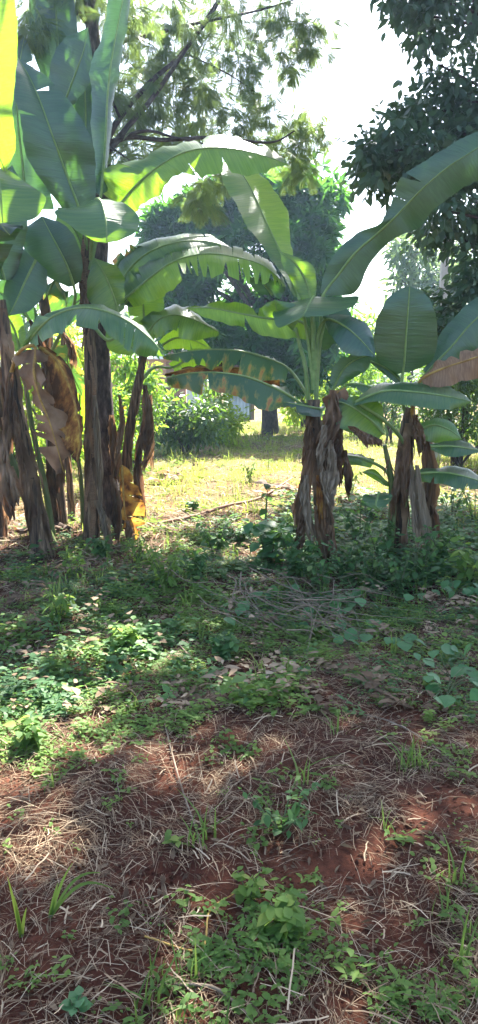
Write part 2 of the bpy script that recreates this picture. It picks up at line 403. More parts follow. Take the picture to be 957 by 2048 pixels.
M_BUSHD = leafy('dark_bush_leaf', [(0, (.018, .05, .014)), (.6, (.04, .09, .022)), (1, (.09, .16, .03))], (.16, .30, .03), .32, .4, .4)
M_AIRY = leafy('far_tree_leaf', [(0, (.04, .08, .03)), (1, (.10, .15, .06))], (.22, .34, .1), .4, .5, .3)
M_PETAL = leafy('yellow_petal', [(0, (.7, .38, .01)), (1, (.8, .6, .02))], (.8, .55, .02), .4, .5, .2)
M_WHITEFL = leafy('white_flower', [(0, (.6, .6, .5)), (1, (.8, .8, .75))], (.6, .6, .5), .3, .6, .2)
M_BRICK = brick_mat()
M_TIN = plain('galvanised_tin', (.42, .44, .46), .4, .2, 3, .6, .5)
M_TINW = plain('pale_tin', (.55, .62, .72), .5, .12, 3, .1, .4)
M_ROOFW = plain('pale_roof_sheet', (.70, .70, .68), .45, .1, 3, .0, .4)
M_WOOD = barky('brown_board', [(.3, (.10, .05, .03)), (.7, (.24, .13, .08))], 3, 20, .8, .3)
M_CONC = plain('concrete', (.46, .44, .43), .85, .15, 8)
M_STONE = plain('grey_block', (.20, .18, .165), .95, .4, 10, bump=.6)
SKY_S, SUN_E, EXPO, HAZE = .072, 5, 3.15, 0.0012
# ---------------------------------------------------------------- banana plants
def sec_world(secs):
    M, Lf, Rt = [], [], []
    for s in secs:
        if len(s) == 3:
            p = P(*s); M.append(p); Lf.append(p); Rt.append(p)
        else:
            mx, my, Y, lx, ly, dl, rx, ry, dr = s
            M.append(P(mx, my, Y)); Lf.append(P(lx, ly, Y + dl)); Rt.append(P(rx, ry, Y + dr))
    return np.array(M), np.array(Lf), np.array(Rt)

def blade_geo(secs, tears=0.25, gap=.35, crumple=0.0, nv=5, bulge=.10, world=None, seedv=None):
    M, Lf, Rt = world if world is not None else sec_world(secs)
    rg = np.random.default_rng(seedv if seedv is not None else int(abs(M[0, 0] * 997 + M[0, 2] * 131) * 10) + 5)
    g = Geo(); n = len(M)
    length = np.linalg.norm(np.diff(M, axis=0), axis=1).sum()
    nseg = max(5, int(length / .075))
    tt = np.linspace(0, 1, 60); c = catmull(M, tt)
    ph = rg.random(8) * 6.28
    for side, E in ((0, Lf), (1, Rt)):
        cuts = [0.0]
        for k in range(1, nseg):
            if rg.random() < tears * (1.25 if k > nseg * .3 else .5): cuts.append(k / nseg + rg.uniform(-.42, .42) / nseg)
        cuts.append(1.0); vs_prev = .3
        for a, b in zip(cuts[:-1], cuts[1:]):
            rows = max(3, int((b - a) * 46) + 2)
            s = np.linspace(0, 1, rows)[:, None]; v = np.linspace(0, 1, nv + 1)[None, :]
            va, vb = rg.uniform(.08, .6, 2); va = vs_prev if a > 0 else va; vs_prev = vb
            vsa = np.clip((v - va) / (1 - va), 0, 1) ** rg.uniform(.4, 1.2); vsb = np.clip((v - vb) / (1 - vb), 0, 1) ** rg.uniform(.4, 1.2)
            ga = gap * (.15 + 1.5 * rg.random() ** 2.2) if a > 0 else 0; gb = gap * (.15 + 1.5 * rg.random() ** 2.2) if b < 1 else 0
            if (ga + gb) / nseg > .8 * (b - a): ga, gb = .35 * (b - a) * nseg, .35 * (b - a) * nseg
            unitl = 1 / nseg
            u0 = a + vsa * ga * unitl; u1 = b - vsb * gb * unitl
            u = (u0 + (u1 - u0) * s)
            uf = np.clip(u.ravel(), 0, 1); vf = (v + 0 * s).ravel()
            m = catmull(M, uf); e = catmull(E, uf)
            # close towards the tip smoothly
            ex = e - m
            # tangent / normal
            tg = catmull(M, np.clip(uf + .01, 0, 1)) - catmull(M, np.clip(uf - .01, 0, 1))
            nn = np.cross(tg, ex); nn /= np.linalg.norm(nn, axis=1)[:, None] + 1e-9
            w = np.linalg.norm(ex, axis=1)
            if side: nn = -nn
            und = (.45 if tears < .09 else 1) * (.020 * np.sin(uf * length * 14 + ph[0] + side) + .012 * np.sin(uf * length * 31 + ph[1]) + .006 * np.sin(uf * length * 61 + ph[2])) * vf ** 2
            lift = bulge * w * np.sin(np.pi * vf * .8)
            ea = 1 if tears > .1 else .35; edge = 1 + ea * (.045 * np.sin(uf * length * 17 + ph[3]) * vf + .03 * np.sin(uf * length * 57 + ph[4]) * vf)
            p = m + ex * (vf * edge)[:, None] + nn * (lift + und * np.minimum(1, w / .12))[:, None]
            if tears > .1:
                dz = rg.normal() * .018 * (1 if (a > 0 or b < 1) else 0)
                p += nn * (dz * vf ** 2)[:, None]; p[:, 2] -= abs(dz) * 1.0 * vf ** 2
            if crumple:
                q = p * 1.0
                for k2, (fr, am) in enumerate(((9, .030), (21, .016), (45, .008))):
                    p = p + crumple * am * np.stack([np.sin(q[:, 2] * fr + ph[k2] + q[:, 0] * fr * .7), np.sin(q[:, 0] * fr + q[:, 2] * fr * .6 + ph[k2 + 1]), .5 * np.sin(q[:, 0] * fr * 1.3 + ph[k2 + 2])], -1) * (.3 + vf[:, None])
            nvv = nv + 1
            i = np.arange(rows - 1)[:, None] * nvv; j = np.arange(nv)[None]
            Fq = np.stack([i + j, i + j + 1, i + nvv + j + 1, i + nvv + j], -1).reshape(-1, 4)
            if side: Fq = Fq[:, ::-1]
            g.add(p, Fq, 0.5, np.stack([uf * length, vf], -1))
            if not side: g.side0 = sum(len(f) for f in g.F)
    return g, M, length

def leaf(plant, secs, kind='green', tears=.06, gap=.3, petiole=None, crumple=0.0, label=None, rib=True, bulge=.10):
    g, M, length = blade_geo(secs, tears, gap, crumple, bulge=bulge)
    kk = kind if isinstance(kind, tuple) else (kind, kind)
    o = g.obj('leaf', [MB[kk[0]], MB[kk[1]]], plant)
    if kk[0] != kk[1]:
        nf = sum(len(f) for f in g.F); half = g.side0
        o.data.polygons.foreach_set("material_index", np.array([0] * half + [1] * (nf - half), np.int32))
    kind = kk[0]
    if label: o["label"] = label
    if rib:
        pts = list(M)
        nm = len(pts)
        rad = list(np.linspace(.0125, .003, nm))
        if petiole:
            pp = [P(*q) for q in petiole]
            # ease into the blade
            pts = pp + pts; rad = [.019] + [.014] * (len(pp) - 1) + rad
        dead = kind in ('scorched', 'brown', 'tan', 'pale', 'orange')
        V, Fq, uv = tube(np.array(pts), rad, 7, len(pts) * 5)
        g2 = Geo(); g2.add(V, Fq, .5, uv); mo = g2.obj('midrib', M_RIBDEAD if dead else M_RIB, o)
    return o

def hang(plant, x0, y0, x1, y1, w, Y, kind='brown', crumple=1.0, tears=.25, name='dead_leaf', bend=0, gap=.8, label=None):
    """dry leaf hanging from (x0,y0) to (x1,y1) px like creased cloth, w = half width in px"""
    rg = np.random.default_rng(int(x0 * 7 + y0 * 3)); g = Geo()
    if x0 < 330: w *= .72
    m = w * Y / F_PX
    for sidx in range(3):
        nu, nvv = 26, 11
        f = rg.uniform(.72, 1.0) if sidx else 1.0
        ox = 0 if sidx == 0 else rg.uniform(-.7, .7) * w
        t = np.linspace(0, 1, nu); v = np.linspace(-1, 1, nvv)
        cx = x0 + (x1 - x0) * t * f + ox * t + bend * np.sin(np.pi * t) + w * .22 * np.sin(t * rg.uniform(3, 7) + rg.random() * 6)
        cyy = y0 + (y1 - y0) * t * f
        c_ = np.array([P(a_, b_, Y - .02 * sidx) for a_, b_ in zip(cx, cyy)])
        ww = m * (.62 if sidx else .9) * (.30 + .8 * np.sin(np.pi * (.10 + .62 * t)) ** 1.2) * (1 + .14 * np.sin(t * rg.uniform(9, 16) + rg.random() * 6))
        ww *= np.where(t > .86, 1 - (t - .86) * 3.2, 1)
        wv = v[None] * ww[:, None] * (1 + .07 * rg.normal(size=(nu, 1)) * (np.abs(v[None]) > .9))
        p1, p2, p3 = rg.random(3) * 6.28
        fr = rg.uniform(4.5, 7.5)
        dep = m * (.42 * np.sin(v[None] * fr + p1 + .9 * np.sin(t[:, None] * 4 + p2)) + .22 * np.sin(v[None] * fr * 2.3 + p3 + t[:, None] * 5)) * (.4 + .6 * t[:, None]) * min(crumple, 1.0)
        dep += .012 * np.sin(t[:, None] * 21 + v[None] * 4 + p3) * crumple
        Z = c_[:, None, 2] - (rg.random(nvv)[None] * .05 + .03 * np.sin(v[None] * 9 + p2)) * t[:, None] ** 4
        V = np.stack([c_[:, None, 0] + wv, c_[:, None, 1] - .01 - dep, Z + 0 * wv], -1).reshape(-1, 3)
        keep = rg.random((nu - 1, nvv - 1)) > .012
        i = np.arange(nu - 1)[:, None] * nvv; j = np.arange(nvv - 1)[None]
        Fq = np.stack([i + j, i + j + 1, i + nvv + j + 1, i + nvv + j], -1)[keep]
        uv = np.stack([np.repeat(v[None] * m * 1.4, nu, 0).ravel() + sidx, np.repeat(t[:, None], nvv, 1).ravel()], -1)
        g.add(V, Fq, .5, uv)
    o = g.obj(name, MB[kind], plant)
    if label: o["label"] = label
    return o

def stem(plant, pts, radpx, kind=None, ragged=10, seed=1, rag=(.1, .95), top=True):
    """pseudostem through px points (x,y,Y); radpx half widths in px"""
    W = [P(*p) for p in pts]
    W[0][2] = gh(W[0][0], W[0][1]) - .04
    rad = [r * .86 * p[2] / F_PX for r, p in zip(radpx, pts)]
    V, Fq, uv = tube(np.array(W), rad, 14, 34, ridge=.10, wob=.03)
    g = Geo(); g.add(V, Fq, .5, uv)
    o = g.obj('pseudostem', kind or M_PSTEM, plant)
    # peeling sheath flaps, one ragged skin part
    rg = np.random.default_rng(seed); tt = np.array(W); gg = Geo()
    for k in range(ragged):
        t0 = rg.uniform(*rag); ln = rg.uniform(.10, .28); t1 = max(0, t0 - ln)
        a = rg.uniform(-2.6, .0)   # faces mostly towards the viewer
        c0, c1 = catmull(tt, [t0])[0], catmull(tt, [t1])[0]
        r0 = np.interp(t0, np.linspace(0, 1, len(rad)), rad); r1 = np.interp(t1, np.linspace(0, 1, len(rad)), rad)
        out = np.array([math.cos(a), math.sin(a), 0]); sd = np.array([-math.sin(a), math.cos(a), 0])
        n = 5; M_, L_, R_ = [], [], []
        for i in range(n):
            f = i / (n - 1); c = c0 + (c1 - c0) * f; r = r0 + (r1 - r0) * f
            off = r * 1.03 + .03 * f ** 2 * rg.uniform(.2, 1.2); w = r * .62 * (1 - f * .6) * rg.uniform(.6, 1.1)
            M_.append(c + out * off); L_.append(c + out * (off - .2 * w) + sd * w); R_.append(c + out * (off - .2 * w) - sd * w)
        M_.append(M_[-1] + [0, 0, -.04]); L_.append(M_[-1]); R_.append(M_[-1])
        g3, _, _ = blade_geo(None, .05, .3, .25, nv=3, world=(np.array(M_), np.array(L_), np.array(R_)), seedv=int(rg.integers(1e6)))
        for V_, F_, r_, u_ in zip(g3.V, g3.F, g3.r, g3.uv):
            gg.V.append(V_); gg.F.append(F_ + gg.n); gg.r.append(r_); gg.uv.append(u_)
        gg.n += g3.n
    if ragged: gg.obj('loose_sheath', MB['brown' if seed % 2 else 'tan'], plant)
    return W

def banana(label, bx, by, grp):
    return thing('banana_plant', label, 'banana plant', G(bx, by), grp)

GL = 'banana plants of the left clump'; GR = 'banana plants of the right clump'

# ---- plant A : leaning stem at the front left
A = banana('leaning banana plant with a frayed brown stem and a brown and yellow dead leaf', 85, 1110, GL)
stem(A, [(88, 1112, 6.5), (70, 1010, 6.5), (45, 880, 6.45), (22, 760, 6.4), (8, 650, 6.35), (2, 600, 6.35)], [26, 20, 18, 16, 13, 10], ragged=14, seed=3)
leaf(A, [(60, 680, 6.15, 38, 698, .05, 70, 700, -.05), (105, 634, 5.95, 92, 628, .15, 112, 668, -.12), (160, 616, 5.85, 158, 611, .3, 140, 655, -.12),
         (210, 622, 5.75, 214, 617, .32, 216, 667, -.1), (255, 642, 5.7, 260, 638, .3, 248, 690, -.08), (295, 672, 5.7, 300, 668, .2, 284, 708, -.04), (328, 707, 5.72)],
     'green', .22, .45, petiole=[(18, 760, 6.4), (35, 715, 6.3)])
leaf(A, [(72, 698, 6.05, 40, 705, .1, 100, 700, 0), (68, 740, 6.0, 36, 750, .1, 100, 745, 0), (78, 790, 6.0, 55, 800, .1, 112, 792, 0), (98, 840, 6.02, 62, 845, .08, 122, 850, 0),
         (112, 885, 6.05, 80, 885, .05, 130, 905, 0), (128, 945, 6.08)], 'brown', .3, .6, petiole=[(20, 755, 6.4), (35, 710, 6.2), (58, 692, 6.05)], crumple=1.1)
leaf(A, [(80, 694, 6.12, 76, 705, .05, 92, 692, 0), (112, 720, 6.1, 98, 745, .02, 124, 716, 0), (140, 775, 6.1, 108, 815, 0, 148, 768, 0), (156, 835, 6.1, 118, 870, 0, 166, 830, .02),
         (160, 880, 6.1, 134, 905, 0, 170, 870, .02), (152, 925, 6.1)], 'scorched', .1, .4, crumple=.35)
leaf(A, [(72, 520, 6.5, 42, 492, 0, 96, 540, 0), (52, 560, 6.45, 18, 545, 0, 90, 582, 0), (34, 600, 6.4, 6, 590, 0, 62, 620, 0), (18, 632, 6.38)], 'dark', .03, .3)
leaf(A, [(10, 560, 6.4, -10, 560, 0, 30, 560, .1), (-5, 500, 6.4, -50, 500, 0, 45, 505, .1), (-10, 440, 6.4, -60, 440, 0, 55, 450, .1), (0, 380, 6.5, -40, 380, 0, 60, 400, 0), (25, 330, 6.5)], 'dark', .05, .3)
hang(A, 22, 745, 12, 960, 14, 6.3, 'brown')
hang(A, 5, 700, 20, 900, 12, 6.45, 'tan')
hang(A, 0, 860, 25, 1030, 24, 6.3, 'brown', bend=-6)

# ---- fallen leaning stem at far left edge
A2 = banana('slanting pale-brown banana stem cut off at the left edge, leaning against the frayed one', 100, 1085, GL)
stem(A2, [(108, 1085, 6.85), (60, 1000, 6.8), (10, 905, 6.7), (-40, 800, 6.6), (-70, 700, 6.6)], [15, 15, 15, 14, 12], M_PSTEMG, ragged=6, seed=8)
leaf(A2, [(-60, 690, 6.5, -80, 680, 0, -40, 700, 0), (-50, 560, 6.2, -95, 560, .1, -5, 560, 0), (-30, 480, 6.0, -80, 480, .1, 30, 482, 0), (-12, 440, 5.9, -50, 430, .1, 48, 448, 0), (20, 470, 5.85)], 'dark', .1, .3)
leaf(A2, [(-8, 338, 5.55, -70, 345, .1, 8, 336, 0), (-2, 362, 5.45, -85, 385, .12, 60, 368, .05), (2, 398, 5.4, -85, 430, .1, 93, 397, .05), (4, 425, 5.38, -40, 450, .05, 66, 438, .03), (6, 446, 5.38)], 'green', .05, .3, bulge=.05)
leaf(A2, [(-45, -60, 5.5, -90, -40, .1, 22, -60, 0), (-35, 40, 5.45, -85, 50, .1, 33, 30, 0), (-28, 130, 5.45, -80, 140, .1, 33, 120, 0), (-18, 220, 5.45, -70, 230, .1, 25, 210, 0), (-5, 300, 5.47, -40, 300, .05, 31, 290, 0), (12, 345, 5.5)], 'bright', .02, .2,
     petiole=[(-90, -400, 5.9), (-70, -200, 5.7)])

# ---- plant B
B = banana('upright dark banana stem standing between the leaning stem and the bark trunk', 118, 1062, GL)
stem(B, [(120, 1064, 7.4), (112, 960, 7.4), (104, 840, 7.4), (98, 720, 7.4), (92, 620, 7.4), (88, 560, 7.4)], [22, 18, 15, 13, 11, 9], ragged=9, seed=5)
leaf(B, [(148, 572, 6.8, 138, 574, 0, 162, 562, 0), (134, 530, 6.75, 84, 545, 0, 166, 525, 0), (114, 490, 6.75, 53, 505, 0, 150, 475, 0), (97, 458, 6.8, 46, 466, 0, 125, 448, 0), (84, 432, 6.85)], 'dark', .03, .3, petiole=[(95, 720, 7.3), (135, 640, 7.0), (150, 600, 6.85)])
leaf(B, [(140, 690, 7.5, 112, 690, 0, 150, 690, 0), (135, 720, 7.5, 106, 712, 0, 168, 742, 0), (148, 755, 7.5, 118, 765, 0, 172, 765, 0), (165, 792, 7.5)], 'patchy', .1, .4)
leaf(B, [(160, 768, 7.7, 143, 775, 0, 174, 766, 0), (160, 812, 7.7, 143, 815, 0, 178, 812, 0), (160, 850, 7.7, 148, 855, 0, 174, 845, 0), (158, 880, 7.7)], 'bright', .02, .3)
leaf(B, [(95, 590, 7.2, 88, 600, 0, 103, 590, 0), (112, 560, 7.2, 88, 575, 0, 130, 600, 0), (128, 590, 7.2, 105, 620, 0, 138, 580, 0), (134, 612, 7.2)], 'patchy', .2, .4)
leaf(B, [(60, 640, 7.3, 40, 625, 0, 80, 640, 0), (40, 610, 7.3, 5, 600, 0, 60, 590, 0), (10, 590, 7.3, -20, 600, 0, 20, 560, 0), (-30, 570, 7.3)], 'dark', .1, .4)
hang(B, 100, 720, 112, 900, 12, 7.2, 'brown')
hang(B, 60, 640, 100, 790, 12, 7.2, 'brown', bend=10)
hang(B, 120, 660, 150, 730, 12, 7.4, 'tan', bend=8)
hang(B, 95, 900, 118, 1060, 10, 7.3, 'brown')

# ---- young sucker
Yg = banana('slim young banana shoot with a thin greenish stem', 112, 1070, GL)
stem(Yg, [(108, 1072, 7.0), (90, 970, 7.0), (66, 860, 7.0), (52, 770, 7.0), (48, 700, 7.0)], [8, 7, 6, 5, 4], M_PSTEMG, ragged=3, seed=6)
leaf(Yg, [(40, 700, 7.0, 32, 705, 0, 52, 700, 0), (30, 660, 7.0, 8, 670, 0, 50, 655, 0), (12, 630, 7.0, -15, 640, 0, 30, 612, 0), (-10, 620, 7.0)], 'green', .05, .3)
Yh = banana('small slender banana sucker rising behind the upright stems', 165, 1010, GL)
stem(Yh, [(166, 1030, 7.5), (162, 960, 7.5), (152, 890, 7.5), (150, 860, 7.5)], [6, 5, 4, 3], M_PSTEMG, ragged=2, seed=6)
leaf(Yh, [(148, 872, 7.45, 140, 880, 0, 156, 868, 0), (128, 886, 7.4, 118, 893, 0, 140, 880, 0), (104, 888, 7.35)], 'bright', .02, .2)

# ---- plant C
C = banana('tallest banana plant, with huge upright blades, standing against the bark trunk', 182, 1082, GL)
stem(C, [(183, 1084, 6.95), (184, 960, 6.95), (183, 820, 6.95), (180, 700, 6.95), (174, 600, 6.95), (172, 520, 6.95), (180, 440, 6.9)], [19, 16, 14, 13, 12, 12, 10], ragged=16, seed=4)
hang(C, 162, 560, 172, 645, 12, 6.85, 'brown', label='dry grey sheath at the top of the stem')
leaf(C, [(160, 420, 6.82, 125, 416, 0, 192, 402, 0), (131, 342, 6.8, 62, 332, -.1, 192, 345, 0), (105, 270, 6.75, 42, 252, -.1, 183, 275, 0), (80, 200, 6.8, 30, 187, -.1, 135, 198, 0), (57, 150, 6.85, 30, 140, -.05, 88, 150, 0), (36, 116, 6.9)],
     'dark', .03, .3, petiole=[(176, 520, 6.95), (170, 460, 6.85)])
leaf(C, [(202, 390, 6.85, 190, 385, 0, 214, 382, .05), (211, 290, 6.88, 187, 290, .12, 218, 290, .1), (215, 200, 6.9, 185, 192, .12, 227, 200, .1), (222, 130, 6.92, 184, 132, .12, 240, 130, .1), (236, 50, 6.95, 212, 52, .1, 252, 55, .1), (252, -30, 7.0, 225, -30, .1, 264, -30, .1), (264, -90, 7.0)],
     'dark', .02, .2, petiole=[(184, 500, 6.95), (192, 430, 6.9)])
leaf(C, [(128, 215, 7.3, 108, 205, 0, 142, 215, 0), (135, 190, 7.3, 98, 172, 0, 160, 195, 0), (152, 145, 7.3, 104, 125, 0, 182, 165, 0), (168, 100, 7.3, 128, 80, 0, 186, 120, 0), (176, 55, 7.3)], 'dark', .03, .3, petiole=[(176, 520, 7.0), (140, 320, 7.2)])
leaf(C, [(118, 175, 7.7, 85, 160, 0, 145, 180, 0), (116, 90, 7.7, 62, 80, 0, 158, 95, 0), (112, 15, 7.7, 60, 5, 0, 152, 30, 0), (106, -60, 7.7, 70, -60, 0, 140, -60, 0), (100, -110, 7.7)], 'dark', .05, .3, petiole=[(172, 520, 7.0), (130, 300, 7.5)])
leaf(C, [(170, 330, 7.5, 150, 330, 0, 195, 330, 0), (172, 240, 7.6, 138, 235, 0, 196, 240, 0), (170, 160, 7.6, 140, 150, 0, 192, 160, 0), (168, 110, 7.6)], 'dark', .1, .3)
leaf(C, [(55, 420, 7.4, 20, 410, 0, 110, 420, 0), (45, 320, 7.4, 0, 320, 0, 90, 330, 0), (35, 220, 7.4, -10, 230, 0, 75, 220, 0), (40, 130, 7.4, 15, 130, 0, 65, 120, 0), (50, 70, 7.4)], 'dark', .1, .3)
leaf(C, [(238, 412, 6.9, 200, 380, .1, 262, 434, -.05), (272, 372, 6.8, 206, 343, .1, 302, 403, -.1), (316, 334, 6.7, 272, 318, .2, 348, 356, -.12), (366, 306, 6.6, 345, 297, .3, 397, 352, -.15),
         (420, 296, 6.5, 400, 284, .45, 442, 348, -.1), (480, 300, 6.45, 465, 284, .45, 507, 350, -.1), (532, 313, 6.45, 522, 294, .3, 542, 338, -.05), (576, 328, 6.45)],
     ('green', 'bright'), .16, .45, petiole=[(180, 540, 6.9), (200, 460, 6.9)])
leaf(C, [(196, 398, 6.45, 183, 400, 0, 216, 397, 0), (204, 406, 6.32, 152, 413, .05, 246, 406, .05), (210, 430, 6.2, 111, 424, .12, 277, 434, .1), (213, 455, 6.14, 148, 457, .08, 273, 462, .06), (214, 476, 6.12, 186, 480, .03, 240, 480, .03), (214, 486, 6.12)],
     'green', .05, .3, petiole=[(182, 520, 6.9), (186, 440, 6.7), (190, 405, 6.5)], bulge=.04)
leaf(C, [(176, 535, 7.0, 160, 525, 0, 186, 515, 0), (160, 480, 7.0, 128, 500, 0, 186, 460, 0), (138, 442, 7.0, 112, 455, 0, 166, 425, 0), (116, 414, 7.0)], 'green', .03, .3)
leaf(C, [(238, 628, 6.85, 230, 634, 0, 250, 615, 0), (224, 582, 6.82, 184, 612, 0, 250, 578, 0), (206, 542, 6.8, 176, 566, 0, 238, 535, 0), (188, 514, 6.82)], 'green', .12, .4, petiole=[(178, 640, 6.95), (215, 680, 6.9), (240, 660, 6.85)])
leaf(C, [(240, 566, 7.2, 232, 545, .1, 252, 577, 0), (266, 530, 7.2, 254, 505, .15, 288, 552, -.05), (305, 501, 7.15, 298, 487, .25, 322, 532, -.1), (360, 484, 7.1, 354, 477, .45, 372, 506, -.1), (420, 483, 7.1, 415, 478, .4, 426, 503, -.05), (470, 499, 7.1)],
     'green', .08, .3, petiole=[(178, 640, 6.95), (205, 600, 7.1)])
leaf(C, [(236, 540, 7.3, 226, 520, 0, 248, 548, 0), (262, 508, 7.3, 248, 488, 0, 276, 530, 0), (292, 492, 7.3, 285, 485, 0, 296, 515, 0), (330, 490, 7.3)], 'patchy', .4, .8, crumple=.6)
leaf(C, [(252, 596, 6.95, 243, 575, .05, 266, 607, 0), (300, 556, 6.9, 288, 530, .2, 318, 586, -.08), (350, 522, 6.85, 345, 506, .35, 366, 552, -.12), (410, 508, 6.8, 405, 500, .5, 414, 552, -.15), (470, 514, 6.75, 466, 503, .5, 476, 557, -.15), (530, 533, 6.75, 528, 520, .35, 535, 568, -.1), (572, 572, 6.75)],
     ('green', 'bright'), .55, .55, petiole=[(180, 660, 6.95), (215, 625, 6.95)])
leaf(C, [(250, 610, 7.2, 240, 612, 0, 262, 615, 0), (275, 575, 7.2, 250, 560, 0, 300, 600, 0), (300, 555, 7.2, 285, 535, 0, 330, 575, 0), (345, 540, 7.2)], 'dark', .1, .4)
hang(C, 190, 790, 205, 1010, 9, 6.75, 'pale', label='pale papery strip hanging down the stem')
hang(C, 222, 950, 236, 1075, 11, 6.75, 'brown', bend=6)
hang(C, 178, 760, 176, 960, 10, 6.8, 'brown')
hang(C, 240, 790, 232, 920, 8, 7.2, 'tan', bend=8)
hang(C, 196, 1000, 222, 1090, 14, 6.8, 'pale')

# ---- plant D : thin dark stem with low right-hand leaves
D = banana('thin dark banana stem with a ragged orange dead leaf at its foot', 250, 1080, GL)
stem(D, [(246, 1075, 7.5), (252, 940, 7.5), (262, 840, 7.5), (280, 750, 7.5), (292, 690, 7.5), (296, 640, 7.5)], [12, 12, 10, 9, 7, 5], ragged=9, seed=7)
leaf(D, [(290, 668, 7.4, 280, 668, 0, 300, 668, 0), (288, 628, 7.4, 260, 634, 0, 324, 632, 0), (286, 590, 7.4, 256, 598, 0, 326, 592, 0), (284, 556, 7.4)], 'green', .08, .3)
leaf(D, [(298, 662, 7.3, 284, 638, .05, 300, 676, 0), (320, 638, 7.25, 312, 622, .15, 318, 672, -.05), (350, 630, 7.2, 350, 616, .25, 345, 664, -.1), (390, 640, 7.15, 394, 626, .2, 378, 668, -.08), (438, 663, 7.15)], 'green', .15, .4)
leaf(D, [(272, 704, 7.3, 262, 712, 0, 280, 700, 0), (256, 686, 7.3, 222, 702, 0, 280, 676, 0), (236, 668, 7.3, 212, 676, 0, 262, 658, 0), (216, 652, 7.3)], 'green', .05, .3)
leaf(D, [(325, 690, 7.8, 318, 682, 0, 330, 700, 0), (352, 676, 7.8, 350, 658, 0, 355, 698, 0), (386, 680, 7.8, 382, 655, 0, 390, 700, 0), (424, 698, 7.8)], 'bright', .15, .4)
leaf(D, [(345, 735, 7.7, 338, 728, 0, 350, 742, 0), (380, 718, 7.7, 378, 700, 0, 388, 738, 0), (418, 716, 7.7, 415, 698, 0, 425, 738, 0), (455, 730, 7.7)], 'bright', .3, .5, petiole=[(284, 760, 7.5), (310, 735, 7.6)])
leaf(D, [(244, 930, 7.0, 240, 932, 0, 258, 936, -.02), (246, 962, 7.0, 240, 965, 0, 276, 968, -.04), (248, 1000, 7.0, 243, 1003, 0, 286, 1002, -.04), (252, 1035, 7.0, 243, 1040, 0, 292, 1036, -.02), (262, 1062, 7.0, 250, 1062, 0, 284, 1056, 0), (268, 1085, 7.0)], 'orange', .5, .9, label='ragged orange-yellow dead leaf hanging to the ground')
hang(D, 288, 770, 292, 900, 14, 7.3, 'brown', bend=6)
hang(D, 282, 870, 286, 1030, 13, 7.3, 'brown', bend=-6)
hang(D, 300, 820, 290, 930, 10, 7.35, 'tan', bend=8)
hang(D, 225, 830, 235, 960, 14, 7.35, 'tan')
hang(D, 256, 1040, 266, 1100, 12, 6.95, 'tan')

# ---- plant F : middle right
F = banana('centre banana plant with a fan of long leaves and a skirt of dead ones', 645, 1115, GR)
stem(F, [(650, 1130, 6.35), (648, 1040, 6.35), (640, 940, 6.35), (630, 870, 6.35), (628, 800, 6.38)], [21, 19, 18, 17, 13], ragged=16, seed=11)
def petio(plant, pts, r0=.02, r1=.013):
    V, Fq, uv = tube([P(*p) for p in pts], np.linspace(r0, r1, len(pts)), 8); g = Geo(); g.add(V, Fq, .5, uv); return g.obj('leaf_stalk', M_RIB, plant)
petio(F, [(634, 860, 6.42), (634, 740, 6.42), (645, 660, 6.45), (662, 610, 6.5)])
petio(F, [(620, 850, 6.45), (612, 740, 6.45), (600, 690, 6.5), (592, 655, 6.5)])
leaf(F, [(598, 596, 6.50, 588, 592, 0, 606, 590, 0), (580, 548, 6.68, 562, 545, -.04, 596, 545, .1), (558, 498, 6.90, 528, 497, -.08, 583, 502, .2), (531, 440, 7.15, 492, 447, -.09, 578, 438, .26), (508, 388, 7.40, 464, 394, -.09, 552, 382, .26), (486, 350, 7.56, 442, 350, -.12, 510, 343, .15), (456, 312, 7.72)],
     ('green', 'bright'), .02, .2, petiole=[(628, 780, 6.4), (618, 690, 6.42), (608, 630, 6.45)], bulge=.01)
leaf(F, [(622, 600, 6.5, 604, 600, 0, 632, 592, 0), (612, 562, 6.5, 582, 560, 0, 633, 560, 0), (592, 528, 6.5, 566, 532, 0, 620, 526, 0), (560, 502, 6.5)], 'green', .05, .3, petiole=[(630, 720, 6.4), (628, 650, 6.45)])
leaf(F, [(624, 606, 6.35, 608, 606, 0, 645, 604, 0), (628, 593, 6.32, 574, 604, .02, 700, 592, .06), (622, 602, 6.22, 550, 620, .02, 720, 596, .08), (616, 614, 6.12, 546, 634, .02, 704, 612, .06), (610, 626, 6.05, 560, 655, .02, 650, 630, .04), (606, 634, 6.03)],
     'green', .08, .3, petiole=[(628, 700, 6.4), (624, 630, 6.4)], bulge=.03)
leaf(F, [(612, 650, 6.5, 600, 630, 0, 615, 680, 0), (575, 640, 6.55, 572, 618, .05, 590, 676, -.05), (530, 636, 6.6, 530, 612, .1, 545, 672, -.1), (475, 626, 6.65, 475, 607, .12, 482, 655, -.08), (420, 616, 6.7, 420, 604, .1, 420, 636, -.05), (370, 616, 6.75)],
     'bright', .1, .3, petiole=[(630, 770, 6.4), (625, 700, 6.42)])
leaf(F, [(585, 650, 6.3, 570, 640, 0, 596, 665, 0), (565, 640, 6.25, 540, 625, 0, 590, 655, 0), (555, 625, 6.2, 528, 612, .05, 600, 615, .05), (550, 600, 6.15)], 'green', .1, .3)
leaf(F, [(545, 590, 6.9, 520, 590, 0, 560, 600, 0), (530, 570, 6.9, 505, 575, 0, 570, 575, 0), (520, 558, 6.9, 498, 562, 0, 545, 560, 0), (500, 555, 6.9)], 'dark', .1, .3)
